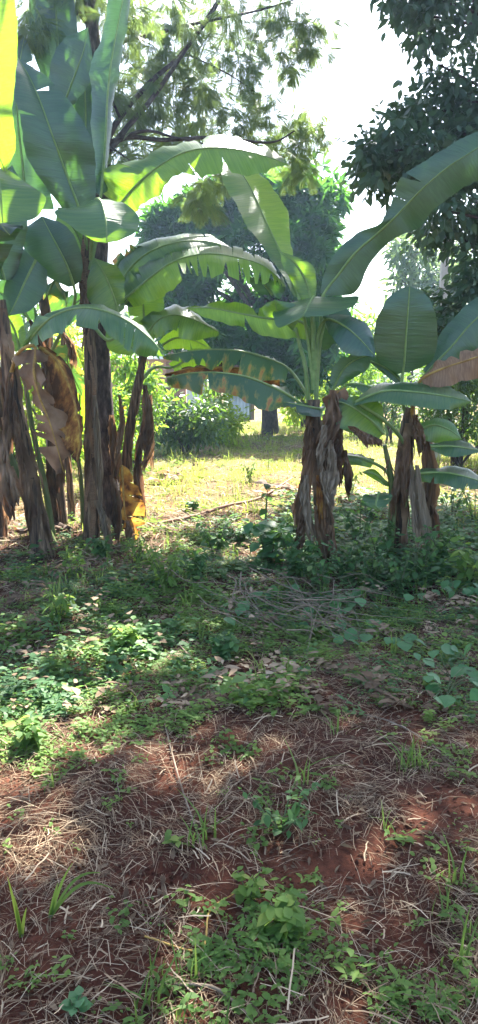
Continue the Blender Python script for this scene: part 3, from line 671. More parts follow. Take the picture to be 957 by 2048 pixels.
leaf(F, [(648, 588, 6.5, 640, 586, 0, 662, 592, 0), (678, 548, 6.5, 650, 545, 0, 710, 585, 0), (712, 505, 6.45, 674, 503, .05, 738, 532, 0), (752, 470, 6.4, 715, 466, .08, 770, 492, 0), (785, 440, 6.3, 762, 446, .05, 800, 472, 0),
         (806, 418, 6.25, 782, 408, .08, 838, 455, 0), (845, 378, 6.15, 800, 360, .1, 870, 418, 0), (895, 335, 6.05, 850, 322, .1, 925, 376, 0), (957, 295, 5.95, 925, 278, .08, 978, 345, 0), (1030, 245, 5.9)],
     'dark', .04, .3, petiole=[(632, 790, 6.4), (640, 690, 6.45), (643, 620, 6.5)], bulge=.04)
leaf(F, [(652, 640, 6.4, 645, 630, 0, 652, 655, 0), (682, 648, 6.3, 700, 634, .1, 665, 676, -.05), (716, 674, 6.25, 742, 664, .1, 692, 706, -.05), (752, 714, 6.2)], 'dark', .05, .3, petiole=[(632, 740, 6.4), (636, 670, 6.42)])
leaf(F, [(668, 775, 6.6, 660, 765, 0, 680, 772, 0), (688, 738, 6.6, 666, 735, 0, 718, 750, 0), (714, 718, 6.6, 698, 706, 0, 736, 736, 0), (744, 710, 6.6)], 'dark', .05, .3, petiole=[(632, 840, 6.4), (652, 805, 6.55)])
leaf(F, [(640, 700, 6.75, 628, 700, 0, 655, 700, 0), (645, 660, 6.75, 605, 662, 0, 690, 662, 0), (650, 625, 6.75, 600, 622, 0, 700, 622, 0), (652, 600, 6.75)], 'dark', .04, .3)
leaf(F, [(578, 738, 6.9, 572, 728, .15, 574, 758, -.08), (530, 715, 6.85, 530, 707, .25, 522, 752, -.1), (480, 702, 6.85, 480, 696, .35, 466, 744, -.12), (430, 699, 6.85, 430, 694, .35, 421, 736, -.12), (375, 703, 6.9, 374, 700, .2, 380, 722, -.06), (326, 712, 6.95)],
     'patchy', .45, .7, petiole=[(628, 815, 6.4), (612, 785, 6.6)])
leaf(F, [(592, 800, 6.3, 590, 792, .08, 586, 812, -.05), (550, 776, 6.25, 554, 768, .25, 536, 815, -.1), (490, 753, 6.2, 494, 747, .35, 480, 796, -.12), (430, 745, 6.2, 430, 741, .35, 424, 774, -.1), (375, 747, 6.25, 375, 743, .2, 373, 762, -.05), (334, 756, 6.3)],
     'patchy', .22, .4, petiole=[(628, 850, 6.4), (615, 822, 6.35)])
leaf(F, [(560, 755, 7.0, 556, 748, .05, 560, 775, 0), (500, 740, 7.0, 500, 730, .1, 498, 762, 0), (440, 734, 7.0, 440, 727, .1, 436, 752, 0), (385, 736, 7.0, 385, 731, .05, 385, 748, 0), (330, 748, 7.0)], 'scorched', .15, .4)
leaf(F, [(640, 818, 6.25, 652, 810, .1, 645, 832, -.05), (612, 812, 6.15, 618, 804, .25, 606, 830, -.1), (568, 804, 6.1)], 'dark', .05, .3)
leaf(F, [(655, 830, 6.2, 650, 815, 0, 662, 845, 0), (670, 790, 6.15, 645, 795, 0, 690, 800, 0), (692, 775, 6.15)], 'brown', .1, .3, crumple=.5)
hang(F, 668, 780, 652, 900, 18, 6.15, 'brown', 1.3, bend=8)
hang(F, 700, 855, 760, 880, 12, 6.1, 'tan', .6, label='brown withered edge')
hang(F, 662, 880, 655, 1000, 13, 6.12, 'pale', 1.2, bend=6)
hang(F, 678, 850, 676, 960, 13, 6.2, 'brown', 1.2)
hang(F, 640, 930, 668, 1010, 9, 6.1, 'pale', 1.2)
hang(F, 622, 900, 604, 1060, 14, 6.15, 'tan', bend=-5)
hang(F, 612, 950, 622, 1075, 11, 6.1, 'pale', bend=-6)
hang(F, 640, 980, 656, 1130, 12, 6.12, 'tan', bend=-5)
hang(F, 606, 960, 590, 1030, 8, 6.2, 'tan')
hang(F, 660, 1050, 670, 1150, 12, 6.1, 'brown')
hang(F, 620, 830, 612, 930, 10, 6.2, 'brown')
hang(F, 690, 900, 700, 980, 9, 6.2, 'brown')
hang(F, 648, 850, 640, 930, 10, 6.1, 'pale')
hang(F, 636, 950, 642, 1040, 5, 6.08, 'orange', .6)
hang(F, 604, 1040, 598, 1095, 8, 6.1, 'brown')

# ---- plant G : right
Gp = banana('right-hand banana plant with one broad upright oval leaf and pale dry hanging sheaths', 800, 1115, GR)
stem(Gp, [(798, 1122, 6.45), (800, 1030, 6.45), (806, 930, 6.4), (816, 850, 6.4), (821, 815, 6.4)], [19, 18, 17, 15, 11], ragged=16, seed=13)
leaf(Gp, [(806, 745, 6.42, 796, 748, 0, 818, 745, 0), (809, 722, 6.4, 754, 716, -.05, 866, 720, 0), (813, 662, 6.36, 751, 656, -.05, 874, 660, 0), (817, 612, 6.34, 768, 606, -.03, 864, 608, 0), (819, 585, 6.34, 792, 583, 0, 848, 584, 0), (820, 572, 6.34)],
     'dark', .02, .2, petiole=[(820, 860, 6.4), (804, 790, 6.42)], bulge=.04)
leaf(Gp, [(852, 748, 6.6, 846, 740, 0, 860, 756, 0), (876, 722, 6.6, 868, 706, .05, 890, 738, 0), (908, 688, 6.6, 878, 672, .08, 932, 715, 0), (942, 648, 6.6, 912, 634, .08, 975, 690, 0), (985, 612, 6.6, 955, 595, .05, 1010, 640, 0), (1035, 575, 6.6)],
     'dark', .05, .3, petiole=[(822, 850, 6.45), (835, 775, 6.55)])
leaf(Gp, [(842, 760, 6.2, 836, 748, 0, 848, 772, 0), (874, 742, 6.15, 874, 718, .08, 872, 772, -.05), (922, 725, 6.1, 920, 704, .1, 926, 762, -.05), (975, 710, 6.1, 975, 692, .08, 985, 745, 0), (1040, 712, 6.1)], 'tan', .2, .4, crumple=.4, petiole=[(822, 850, 6.4), (830, 790, 6.3)], label='dry orange-brown leaf')
leaf(Gp, [(716, 802, 6.1, 722, 790, .05, 706, 812, 0), (770, 782, 6.05, 772, 768, .2, 765, 803, -.05), (830, 784, 6.0, 830, 768, .25, 828, 815, -.08), (890, 792, 6.0, 890, 775, .2, 888, 820, -.06), (925, 799, 6.0, 925, 787, .1, 922, 813, 0), (944, 804, 6.0)],
     'green', .03, .3, petiole=[(820, 900, 6.4), (780, 850, 6.25), (725, 812, 6.12)])
leaf(Gp, [(765, 785, 6.4, 768, 778, 0, 760, 795, 0), (728, 770, 6.4, 730, 763, .15, 725, 783, -.04), (688, 768, 6.4)], 'green', .05, .3)
leaf(Gp, [(835, 862, 6.3, 832, 850, 0, 835, 874, 0), (868, 850, 6.3, 872, 838, .05, 862, 884, 0), (900, 860, 6.3, 905, 846, .05, 892, 886, 0), (924, 878, 6.3)], 'green', .05, .3)
leaf(Gp, [(862, 893, 6.1, 860, 888, 0, 862, 900, 0), (910, 893, 6.05, 912, 884, .2, 905, 915, -.05), (968, 903, 6.05)], 'green', .03, .3)
leaf(Gp, [(832, 950, 6.2, 830, 940, 0, 836, 962, 0), (880, 945, 6.1, 880, 936, .15, 876, 968, -.05), (930, 953, 6.05, 932, 941, .2, 922, 978, -.06), (1005, 978, 6.05)], 'green', .05, .3, petiole=[(808, 1020, 6.4), (818, 970, 6.3)])
leaf(Gp, [(758, 985, 6.1, 745, 988, 0, 772, 984, 0), (755, 997, 6.02, 726, 990, .03, 786, 992, .03), (752, 1010, 5.98, 733, 1010, .02, 778, 1006, .02), (762, 1021, 5.97)], 'green', .05, .3)
leaf(Gp, [(778, 968, 6.3, 772, 960, 0, 782, 975, 0), (752, 950, 6.3, 748, 938, 0, 764, 968, 0), (724, 944, 6.3)], 'green', .1, .4)
leaf(Gp, [(700, 710, 6.9, 690, 720, 0, 712, 700, 0), (760, 730, 6.9, 750, 710, 0, 770, 750, 0), (800, 760, 6.9, 790, 740, 0, 805, 780, 0), (830, 800, 6.9)], 'dark', .1, .3)
hang(Gp, 834, 930, 858, 1095, 10, 6.2, 'pale', .5, 0, label='long pale dry sheath')
hang(Gp, 822, 930, 836, 1085, 9, 6.22, 'pale', .5, 0)
hang(Gp, 850, 850, 862, 1050, 14, 6.4, 'tan', bend=4)
hang(Gp, 845, 980, 875, 1070, 12, 6.4, 'brown')
hang(Gp, 798, 900, 788, 1020, 7, 6.25, 'brown')
hang(Gp, 818, 870, 808, 1000, 9, 6.2, 'tan')
hang(Gp, 830, 830, 846, 900, 10, 6.2, 'brown')

S1 = banana('young banana shoot with a broad low leaf edged in brown, between the two leafy plants', 790, 1060, GR)
stem(S1, [(782, 1065, 6.3), (786, 1010, 6.3), (782, 950, 6.25), (770, 890, 6.2)], [9, 9, 7, 5], M_PSTEMG, ragged=3, seed=14)
leaf(S1, [(768, 868, 6.18, 766, 850, .05, 756, 880, 0), (745, 843, 6.15, 766, 815, .08, 722, 870, -.03), (715, 820, 6.12, 738, 795, .1, 680, 855, -.03), (688, 806, 6.12, 708, 792, .05, 662, 822, 0), (656, 800, 6.12)], 'green', .05, .3)
leaf(S1, [(748, 926, 6.35, 750, 918, 0, 742, 936, 0), (712, 914, 6.35, 714, 907, .12, 706, 930, -.03), (655, 913, 6.35, 656, 906, .12, 650, 932, -.03), (598, 926, 6.35)], 'green', .06, .3, petiole=[(786, 980, 6.3), (775, 945, 6.33)])
hang(S1, 700, 852, 745, 880, 12, 6.05, 'tan', .5, label='withered brown margin of the low leaf')

# ---- more stems crowding the left clump
E1 = banana('short dark banana stem with torn hanging leaves, cut by the left edge of the picture', 5, 1050, GL)
stem(E1, [(2, 1062, 7.1), (-2, 960, 7.1), (2, 860, 7.1), (-6, 770, 7.1)], [17, 14, 12, 9], ragged=8, seed=21)
leaf(E1, [(-4, 775, 7.1, -14, 778, 0, 8, 770, 0), (12, 735, 7.1, -6, 745, 0, 30, 735, 0), (26, 760, 7.1, 8, 790, 0, 40, 752, 0), (32, 800, 7.1)], 'patchy', .2, .4)
hang(E1, 14, 800, 22, 950, 12, 6.95, 'brown')
hang(E1, 0, 900, 14, 1030, 18, 6.9, 'tan', bend=8)
E2 = banana('thin blackish banana stem rising between the upright stem and the tallest one', 150, 1050, GL)
stem(E2, [(146, 1058, 7.9), (140, 960, 7.9), (132, 850, 7.9), (126, 740, 7.9), (128, 660, 7.9)], [9, 8, 7, 6, 5], ragged=5, seed=22)
leaf(E2, [(128, 660, 7.9, 120, 660, 0, 136, 655, 0), (140, 620, 7.9, 122, 615, 0, 160, 632, 0), (160, 600, 7.9, 150, 585, 0, 172, 620, 0), (180, 600, 7.9)], 'dark', .1, .3)
hang(E2, 134, 700, 150, 860, 10, 7.8, 'brown', bend=6)
E3 = banana('thin brown banana stem close behind the thin dark one, right of the bark trunk', 275, 1060, GL)
stem(E3, [(272, 1050, 7.9), (276, 960, 7.9), (284, 870, 7.9), (300, 790, 7.9)], [8, 7, 6, 4], ragged=4, seed=23)
hang(E3, 300, 790, 306, 930, 10, 7.8, 'tan', bend=-4)
hang(A, 40, 900, 60, 1060, 10, 6.35, 'brown', bend=5)
hang(A, 30, 800, 44, 930, 9, 6.3, 'brown')
hang(B, 112, 820, 128, 960, 9, 7.2, 'brown')
# ---------------------------------------------------------------- sun direction (towards the sun)
SUN_AZ, SUN_EL = R(15), R(49)
SUN = np.array([math.sin(SUN_AZ) * math.cos(SUN_EL), math.cos(SUN_AZ) * math.cos(SUN_EL), math.sin(SUN_EL)])
def toward_sun(gx, gy, h):
    t = h / SUN[2]; return np.array([gx, gy, 0]) + SUN * t

LT = leaf_tpl(.30, .12, .25, 3)
LT2 = leaf_tpl(.30, .10, .25, 2)
LTO = leaf_tpl(.5, .10, .2, 3)
FR = frond_tpl(11); WH = whorl_tpl(8, .26); WHB = whorl_tpl(6, .5, .8)

def blobs_px(lst, Y, dj=.4):
    """list of (px,py,rx,ry[,Y]) -> centres, radii in metres"""
    c, r = [], []
    for b in lst:
        y = b[4] if len(b) > 4 else Y
        y2 = y + random.uniform(-dj, dj)
        c.append(P(b[0], b[1], y2)); r.append([b[2] * y / F_PX, max(b[2], b[3]) * y / F_PX * .9, b[3] * y / F_PX])
    return np.array(c), np.array(r)

def subdiv(c, r, k, s):
    """split every blob into k small clumps near its surface"""
    n = len(c); u = unit(n * k); idx = np.repeat(np.arange(n), k)
    return c[idx] + u * r[idx] * (rng.random(n * k) ** .45)[:, None], np.repeat(np.full(n, s), k) * rng.uniform(.6, 1.3, n * k)

def limbs(geo, base, targets, r0, r1=.012, seg=7, sag=.0):
    for t in targets:
        t = np.array(t, float); m1 = base + (t - base) * .35 + np.array([random.uniform(-.1, .1), random.uniform(-.1, .1), .12 * np.linalg.norm(t - base)])
        m2 = base + (t - base) * .7 + np.array([random.uniform(-.1, .1), random.uniform(-.1, .1), .08 * np.linalg.norm(t - base) - sag])
        V, Fq, uv = tube([base, m1, m2, t], [r0, r0 * .7, r0 * .4, r1], seg, 10); geo.add(V, Fq, .5, uv)

LITP = [(250, 1870, 80, 34), (50, 1890, 80, 50), (620, 1935, 50, 22), (180, 1965, 50, 26), (700, 1775, 34, 16), (930, 1860, 40, 30), (470, 1505, 26, 12), (390, 1770, 34, 22), (820, 1560, 26, 12), (780, 2000, 50, 24), (480, 1640, 24, 12), (590, 1720, 20, 10), (380, 2010, 60, 24), (640, 1460, 24, 12), (170, 1215, 85, 38), (270, 1800, 70, 46), (560, 1455, 60, 24), (690, 1385, 30, 14), (60, 1130, 60, 14), (60, 1960, 90, 60), (410, 1245, 26, 10), (880, 1500, 40, 16)]
def lit_ground(px, py):
    d = np.zeros(len(px), bool)
    for (x, y, rx, ry) in LITP: d |= (((px - x) / rx) ** 2 + ((py - y) / ry) ** 2) < 1
    wob = 14 * np.sin(py * .05) + 8 * np.sin(py * .13)
    d |= (py > 1288) & (py < 1620) & (px < 395 - (py - 1290) * .93 + wob) & ~((py > 1322) & (py < 1352) & (px < 200))
    d |= (py >= 1620) & (py < 1860) & (px < 95 + wob)
    return d
def sunkeep(pos):
    """drops unseen crown clumps whose shadow would fall on the chosen lit patches of ground"""
    t = pos[:, 2] / SUN[2]; gx = pos[:, 0] - SUN[0] * t; gy = pos[:, 1] - SUN[1] * t
    ok = gy > .7; px, py = to_px(gx, np.maximum(gy, .7))
    fld = (gy > 8.4) & (gy < 20) & (np.abs(gx) < gy * .33)
    return ~((lit_ground(px, py) & ok) | fld)

# ---- feathery tree: bark trunk rising behind the left banana clump
gt = thing('feathery_tree', 'tall tree with rough grey bark trunk among the banana stems and feathery hanging foliage overhead', 'tree', G(215, 1062))
tp = [(216, 1066, 7.6), (214, 960, 7.6), (207, 840, 7.6), (200, 720, 7.6), (196, 600, 7.62), (200, 450, 7.7), (206, 290, 7.8), (190, 120, 7.9), (175, -120, 8.0), (170, -420, 8.1)]
W = [P(*p) for p in tp]; W[0][2] -= .05
V, Fq, uv = tube(W, [.145, .125, .112, .105, .098, .09, .08, .07, .06, .04], 16, 60, ridge=.05)
g = Geo(); g.add(V, Fq, .5, uv); g.obj('trunk', M_BARK, gt)
def limbpx(g, pts, r):
    V, Fq, uv = tube([P(*p) for p in pts], [x * .72 for x in r], 7, len(pts) * 6, ridge=.04); g.add(V, Fq, .5, uv)
g = Geo()
limbpx(g, [(205, 300, 7.8), (240, 235, 7.9), (300, 165, 8.3), (365, 105, 8.8), (440, -5, 9.5), (500, -110, 9.8)], [.05, .042, .036, .03, .022, .015])
limbpx(g, [(206, 320, 7.8), (255, 255, 7.9), (310, 190, 8.2), (375, 95, 8.7), (430, 20, 9.2), (470, -70, 9.5)], [.05, .04, .034, .028, .022, .015])
limbpx(g, [(205, 300, 7.8), (255, 275, 7.9), (330, 280, 8.0), (430, 275, 8.1), (540, 285, 8.2), (590, 262, 8.3)], [.045, .032, .028, .024, .016, .008])
limbpx(g, [(215, 285, 7.8), (290, 262, 7.9), (350, 275, 8.0), (420, 290, 8.0)], [.03, .022, .016, .008])
limbpx(g, [(205, 285, 7.8), (245, 310, 7.7), (280, 338, 7.6)], [.02, .014, .006])
limbpx(g, [(190, 150, 7.9), (230, 90, 8.0), (300, 70, 8.5), (400, 45, 9.2), (520, 20, 10.2), (620, -10, 11)], [.04, .034, .03, .024, .018, .01])
limbpx(g, [(365, 105, 8.8), (400, 120, 9.2), (460, 150, 9.7), (520, 190, 10.2)], [.018, .014, .01, .006])
limbpx(g, [(240, 235, 7.8), (225, 190, 7.8), (240, 120, 7.8)], [.02, .012, .006])
limbpx(g, [(175, -120, 8.0), (300, -170, 7.6), (450, -220, 7.2), (600, -240, 6.9)], [.045, .04, .03, .015])
limbpx(g, [(172, -300, 8.0), (330, -330, 8.2), (480, -380, 8.6), (640, -400, 9.0)], [.04, .03, .025, .015])
limbpx(g, [(190, 60, 7.9), (120, -10, 7.9), (40, -60, 7.8), (-80, -90, 7.8)], [.04, .03, .02, .01])
g.obj('limbs', M_LIMB, gt)
B1 = [(300, 60, 60, 50), (370, 40, 60, 45), (440, 50, 60, 50), (520, 40, 60, 45), (590, 50, 55, 38), (640, 60, 34, 26), (600, 85, 40, 30), (480, 100, 50, 40), (420, 120, 50, 40), (340, 130, 40, 30), (290, 110, 40, 40),
      (500, 150, 40, 35), (560, 130, 36, 40), (300, 205, 45, 35), (350, 230, 50, 40), (420, 200, 40, 36), (270, 250, 35, 30), (400, 255, 50, 24), (460, 240, 40, 28), (510, 200, 34, 40), (530, 235, 40, 40), (590, 250, 40, 36), (635, 262, 30, 30),
      (560, 290, 40, 26), (610, 300, 34, 30), (600, 335, 26, 36), (480, 280, 40, 18), (260, 310, 35, 24), (240, 330, 24, 20), (420, 350, 26, 34), (405, 400, 24, 30), (360, 20, 120, 30), (250, 20, 40, 40), (470, 5, 120, 30), (570, -5, 90, 30), (380, 180, 26, 24), (240, 170, 26, 40), (270, 160, 40, 30),
      (60, 40, 26, 40), (70, 10, 40, 24), (160, -10, 50, 30), (330, 290, 30, 18)]
B1 = [b + (7.9 + max(0, b[0] - 230) * .0085,) for b in B1]
c, r = blobs_px(B1, 8.0, .4)
c2, r2 = subdiv(c, r * 1.05, 9, .15)
V1, F1, R1 = foliage_arr(c2, np.stack([r2, r2, r2 * .8], -1), 9, FR, .20, .2, -.75)
# crown above the frame
c, r = blobs_px([(random.uniform(-150, 560), random.uniform(-480, -80), 90, 70, random.uniform(6.8, 9.2)) for _ in range(26)], 8, 0)
c2, r2 = subdiv(c, r, 8, .3); k_ = sunkeep(c2); c2, r2 = c2[k_], r2[k_]
V2, F2, R2 = foliage_arr(c2, r2, 9, FR, .26, .2, -.7)
mesh_obj('crown', np.vstack([V1, V2]), np.vstack([F1, F2 + len(V1)]), M_GREV, gt, rnd=np.concatenate([R1, R2]))

# ---- big glossy-leaved tree on the right, trunk outside the frame
bt = thing('broadleaf_tree', 'big dark tree with glossy oval leaves filling the upper right', 'tree', (4.2, 9.3, float(gh(4.2, 9.3))))
base = np.array([4.2, 9.3, -.05]); g = Geo()
V, Fq, uv = tube([base, base + [-.1, 0, 1.5], base + [.05, .1, 3.2], base + [-.1, .2, 5.2], base + [-.3, .3, 7.5], base + [-.5, .4, 9.5]], [.26, .2, .17, .14, .1, .05], 14, 40, ridge=.05)
g.add(V, Fq, .5, uv); g.obj('trunk', M_BARK, bt)
B2 = [(930, 60, 70, 90), (880, 130, 60, 70), (930, 200, 70, 80), (870, 220, 55, 60), (850, 290, 55, 60), (900, 320, 60, 70), (940, 400, 60, 80), (800, 300, 50, 50), (770, 320, 36, 44), (820, 360, 44, 40), (880, 420, 44, 40), (930, 480, 50, 50),
      (745, 300, 22, 26), (735, 345, 22, 22), (860, 470, 26, 24), (950, 560, 40, 40), (925, 620, 36, 40), (945, 690, 34, 40), (885, 610, 16, 20), (850, 30, 40, 50), (835, -10, 50, 30), (900, -20, 80, 50), (870, 660, 20, 24), (815, 240, 34, 30), (950, 300, 60, 90)]
c, r = blobs_px(B2, 8.6, .5)
lt = []
for a, b in zip(c, r): lt.append(a)
lt = sorted(lt, key=lambda p: p[2]); trk = [base, base + [-.1, 0, 1.5], base + [.05, .1, 3.2], base + [-.1, .2, 5.2], base + [-.3, .3, 7.5], base + [-.5, .4, 9.5]]
for q in range(0, len(lt), 3):
    g = Geo(); zt_ = max(1.6, min(6.5, lt[q][2] - .7)); st = catmull(trk, [np.interp(zt_, [p[2] for p in trk], np.linspace(0, 1, 6))])[0]
    limbs(g, st, lt[q:q + 3], .045); g.obj('limb', M_LIMB, bt)
g = Geo()
tc_ = np.array([4.1, 9.45, 0]); cm = np.array([[*(p[:2] * f_ + tc_[:2] * (1 - f_)), p[2] + .25] for p in c for f_ in (.3, .62)]); rm = np.full((len(cm), 3), .42)
c = np.vstack([c, cm]); r = np.vstack([r, rm])
c2, r2 = subdiv(c, r, 12, .24)
V1, F1, R1 = foliage_arr(c2, r2, 21, LTO, .108, .1, -.7, .5)
c, r = blobs_px([(800, 20, 26, 30), (770, -5, 30, 14), (845, 60, 20, 40), (735, 300, 22, 30), (757, 350, 24, 30), (790, 250, 26, 30), (835, 205, 22, 30)], 8.2, .2)
V3, F3, R3 = foliage_arr(c, r, 26, LTO, .14, .1, -.8, .5)
# unseen high crown: clumps set along the sun's path to shade the foreground
shade = []
for gx in np.arange(-.9, 5.6, .55):
    for gy in np.arange(.2, 9.2, .6):
        if gx > 1.2 + gy * .5: continue
        edge = -.95 + .30 * max(0, gy - 1.8) if gy < 4.4 else (-1.6 if gy < 6 else .25)
        if gx < edge + random.uniform(-.08, .08): continue
        h0 = (2.1 + .46 * gy) / (1 - .46 * SUN[1] / SUN[2])
        shade.append((gx, gy, max(h0, 7.4) + random.uniform(0, 1.6)))
near = [s for s in shade if s[1] < 3.6]; farr = [s for s in shade if s[1] >= 3.6]
def high_crown(lst, g, start, r0):
    c = np.array([toward_sun(*s) for s in lst]); r = np.full(len(c), .62)
    c = c[np.argsort(rng.random(len(c)))]
    limbs(g, start, [x for x in c[::5]], r0)
    c2, r2 = subdiv(c, np.stack([r, r, r * .6], -1), 9, .20); k_ = sunkeep(c2); c2, r2 = c2[k_], r2[k_]
    return foliage_arr(c2, r2, 15, LTO, .23, .1, -.5, .5)
V2, F2, R2 = high_crown(near, g, base + [-.3, .3, 7.2], .06)
g.obj('limb', M_LIMB, bt)
mesh_obj('crown', np.vstack([V1, V3, V2]), np.vstack([F1, F3 + len(V1), F2 + len(V1) + len(V3)]), M_BIG, bt, rnd=np.concatenate([R1, R3, R2]))
b2 = np.array([8.6, 15.5, -.05]); bt2 = thing('broadleaf_tree', 'unseen taller broad-leaved tree added at right, its high crown shading the ground', 'tree', b2)  # unseen tree added to carry the farther shading clumps
g = Geo(); V, Fq, uv = tube([b2, b2 + [0, 0, 3], b2 + [-.3, 0, 6], b2 + [-.9, 0, 9], b2 + [-1.4, 0, 11.5]], [.36, .28, .22, .15, .06], 14, 40, ridge=.05); g.add(V, Fq, .5, uv); g.obj('trunk', M_BARK, bt2)
g = Geo(); V2, F2, R2 = high_crown(farr, g, b2 + [-.5, 0, 7.5], .10); g.obj('limbs', M_LIMB, bt2)
mesh_obj('crown', V2, F2, M_BIG, bt2, rnd=R2)

# ---- mango tree in the middle distance
mt = thing('mango_tree', 'rounded dense dark green tree with a thick dark trunk behind the field', 'tree', G(540, 862))
Ym = 19.5
tb = P(541, 860, Ym); tb[2] = 0
g = Geo(); V, Fq, uv = tube([tb, P(540, 800, Ym), P(548, 740, Ym), P(556, 680, Ym), P(560, 600, Ym)], [.24, .19, .18, .16, .1], 12, 24, ridge=.06); g.add(V, Fq, .5, uv); g.obj('trunk', M_LIMB, mt)
B3 = [(500, 420, 90, 60), (400, 440, 70, 60), (590, 420, 70, 60), (340, 450, 40, 40), (630, 480, 36, 70), (560, 480, 90, 90), (440, 520, 110, 80), (350, 540, 40, 60), (380, 600, 60, 50), (480, 620, 110, 70), (600, 580, 60, 80), (640, 560, 24, 70), (560, 680, 80, 50), (450, 690, 70, 40), (620, 690, 50, 40), (540, 390, 60, 40), (620, 400, 40, 36), (380, 660, 50, 40), (500, 730, 60, 20), (590, 745, 40, 16)]
c, r = blobs_px(B3, Ym, .5)
g = Geo(); limbs(g, P(552, 705, Ym), [x for x in c], .09, .02); g.obj('limbs', M_LIMB, mt)
c2, r2 = subdiv(c, r * 1.08, 17, .42)
r2 = r2 * rng.uniform(.6, 1.35, len(r2))
V1, F1, R1 = foliage_arr(c2, r2, 16, WH, .36, .5, -.1)
mesh_obj('crown', V1, F1, M_MANGO, mt, rnd=R1)

def bush(name, label, cat, blobs, Y, mat, tpl, size, per=14, sub=12, cl=.25, grp=None, stemc=True, droop=-.1, foot=None):
    c, r = blobs_px(blobs, Y, .25)
    b = c.mean(0).copy(); b[2] = float(gh(b[0], b[1])) if foot is None else foot
    o = thing(name, label, cat, b, grp)
    g = Geo(); 
    for t in c:
        limbs(g, b + [random.uniform(-.1, .1), 0, -.03], [t], .03 if Y < 20 else .06, .006)
    g.obj('stems', M_LIMB, o)
    c2, r2 = subdiv(c, r, sub, cl)
    c2[:, 2] = np.maximum(c2[:, 2], .08)
    V1, F1, R1 = foliage_arr(c2, r2, per, tpl, size, .1, droop)
    mesh_obj('foliage', V1, F1, mat, o, rnd=R1)
    return o

def fartree(label, blobs, Y, mat, tpl, size, trunk, rad, per=10, sub=20, cl=.5, name='tree'):
    c, r = blobs_px(blobs, Y, .6)
    t0 = P(trunk[0][0], trunk[0][1], Y); t0[2] = 0
    o = thing(name, label, 'tree', t0)
    W = [t0] + [P(a, b, Y) for a, b in trunk]
    g = Geo(); V, Fq, uv = tube(W, np.linspace(rad, rad * .3, len(W)), 9, 24); g.add(V, Fq, .5, uv); g.obj('trunk', M_LIMB, o)
    g = Geo(); limbs(g, W[len(W) // 2], [x for x in c], rad * .35, .02, 5); g.obj('limbs', M_LIMB, o)
    c2, r2 = subdiv(c, r, sub, cl)
    V1, F1, R1 = foliage_arr(c2, r2, per, tpl, size, .1, -.2)
    mesh_obj('crown', V1, F1, mat, o, rnd=R1); return o

fartree('airy pale tree seen beyond the right plants, beside the concrete pole', [(830, 480, 34, 24), (800, 500, 20, 24), (840, 530, 44, 30), (805, 560, 30, 26), (860, 570, 40, 34), (815, 600, 34, 24), (880, 540, 30, 40), (870, 620, 40, 30)], 25, M_AIRY, LT2, .34, [(822, 720), (820, 640), (826, 560), (832, 470)], .12, 9, 26, .42)
fartree('slim far tree rising from the bushes behind the pole', [(905, 590, 30, 30), (930, 540, 26, 40), (920, 640, 34, 30), (900, 500, 26, 26)], 27, M_AIRY, LT2, .34, [(915, 740), (912, 640), (918, 520)], .12, 9, 24, .45)
fartree('thin feathery far tree just right of the mango crown', [(640, 690, 30, 40), (655, 730, 30, 30)], 26, M_BUSHD, LT2, .4, [(648, 790), (648, 700)], .1, 12, 20, .45)
fartree('far tree behind the left banana stems, crown against white sky', [(60, 640, 50, 24), (120, 655, 40, 26), (0, 610, 40, 40), (90, 690, 60, 26)], 24, M_BUSHD, LT2, .4, [(70, 760), (70, 690), (80, 640)], .1, 10, 18, .45)

# bushes beyond the field, right to left
bush('far_bush', 'sunlit low tree line bush just left of the oval banana leaf', 'bush', [(735, 655, 30, 18), (700, 680, 30, 24), (760, 690, 34, 24), (730, 720, 40, 26)], 27, M_BUSH, LT2, .34, 12, 22, .5)
bush('leafy_bush', 'bright leafy bush right of the mango trunk', 'bush', [(600, 760, 26, 40), (612, 700, 20, 34), (640, 770, 30, 34), (590, 815, 26, 24)], 21.5, M_BUSHY, LT2, .22, 14, 22, .35)
bush('leafy_bush', 'green shrub behind the centre banana stem', 'bush', [(690, 740, 30, 34), (720, 780, 34, 34), (680, 800, 34, 24), (745, 740, 26, 30)], 19, M_BUSH, LT2, .2, 14, 22, .35)
bush('leafy_bush', 'low bush glimpsed behind the right banana stems', 'bush', [(760, 800, 40, 30), (800, 780, 30, 34), (790, 830, 44, 26)], 17, M_BUSHD, LT2, .18, 14, 20, .32)
bush('coffee_bush', 'sunlit-topped dark bush at the right edge beyond the dry orange leaf', 'bush', [(880, 790, 44, 44), (930, 780, 46, 50), (860, 840, 44, 40), (920, 850, 54, 50), (965, 800, 44, 60), (985, 860, 40, 44), (940, 740, 40, 24), (880, 745, 34, 16)], 12.5, M_BUSHD, LT, .12, 18, 30, .26)
bush('coffee_bush', 'thin yellow-green bush above the orange leaf at the right edge', 'bush', [(925, 680, 30, 34), (955, 640, 24, 40), (975, 700, 30, 40), (900, 720, 24, 16)], 15, M_BUSHD, LT, .15, 14, 18, .3)
bush('leafy_bush', 'dark broad bush left of the tin shed behind the white arching grass', 'bush', [(370, 845, 44, 32), (410, 832, 36, 28), (340, 862, 36, 22), (400, 865, 44, 18), (335, 825, 26, 24)], 14.5, M_BUSHD, LT, .15, 16, 26, .3)
bush('leafy_bush', 'yellow-green sunlit bush in front of the corrugated shed', 'bush', [(432, 795, 20, 18), (424, 825, 32, 24), (460, 843, 34, 14), (410, 850, 40, 20), (450, 860, 40, 14)], 16.5, M_BUSHY, LT, .14, 16, 26, .28)
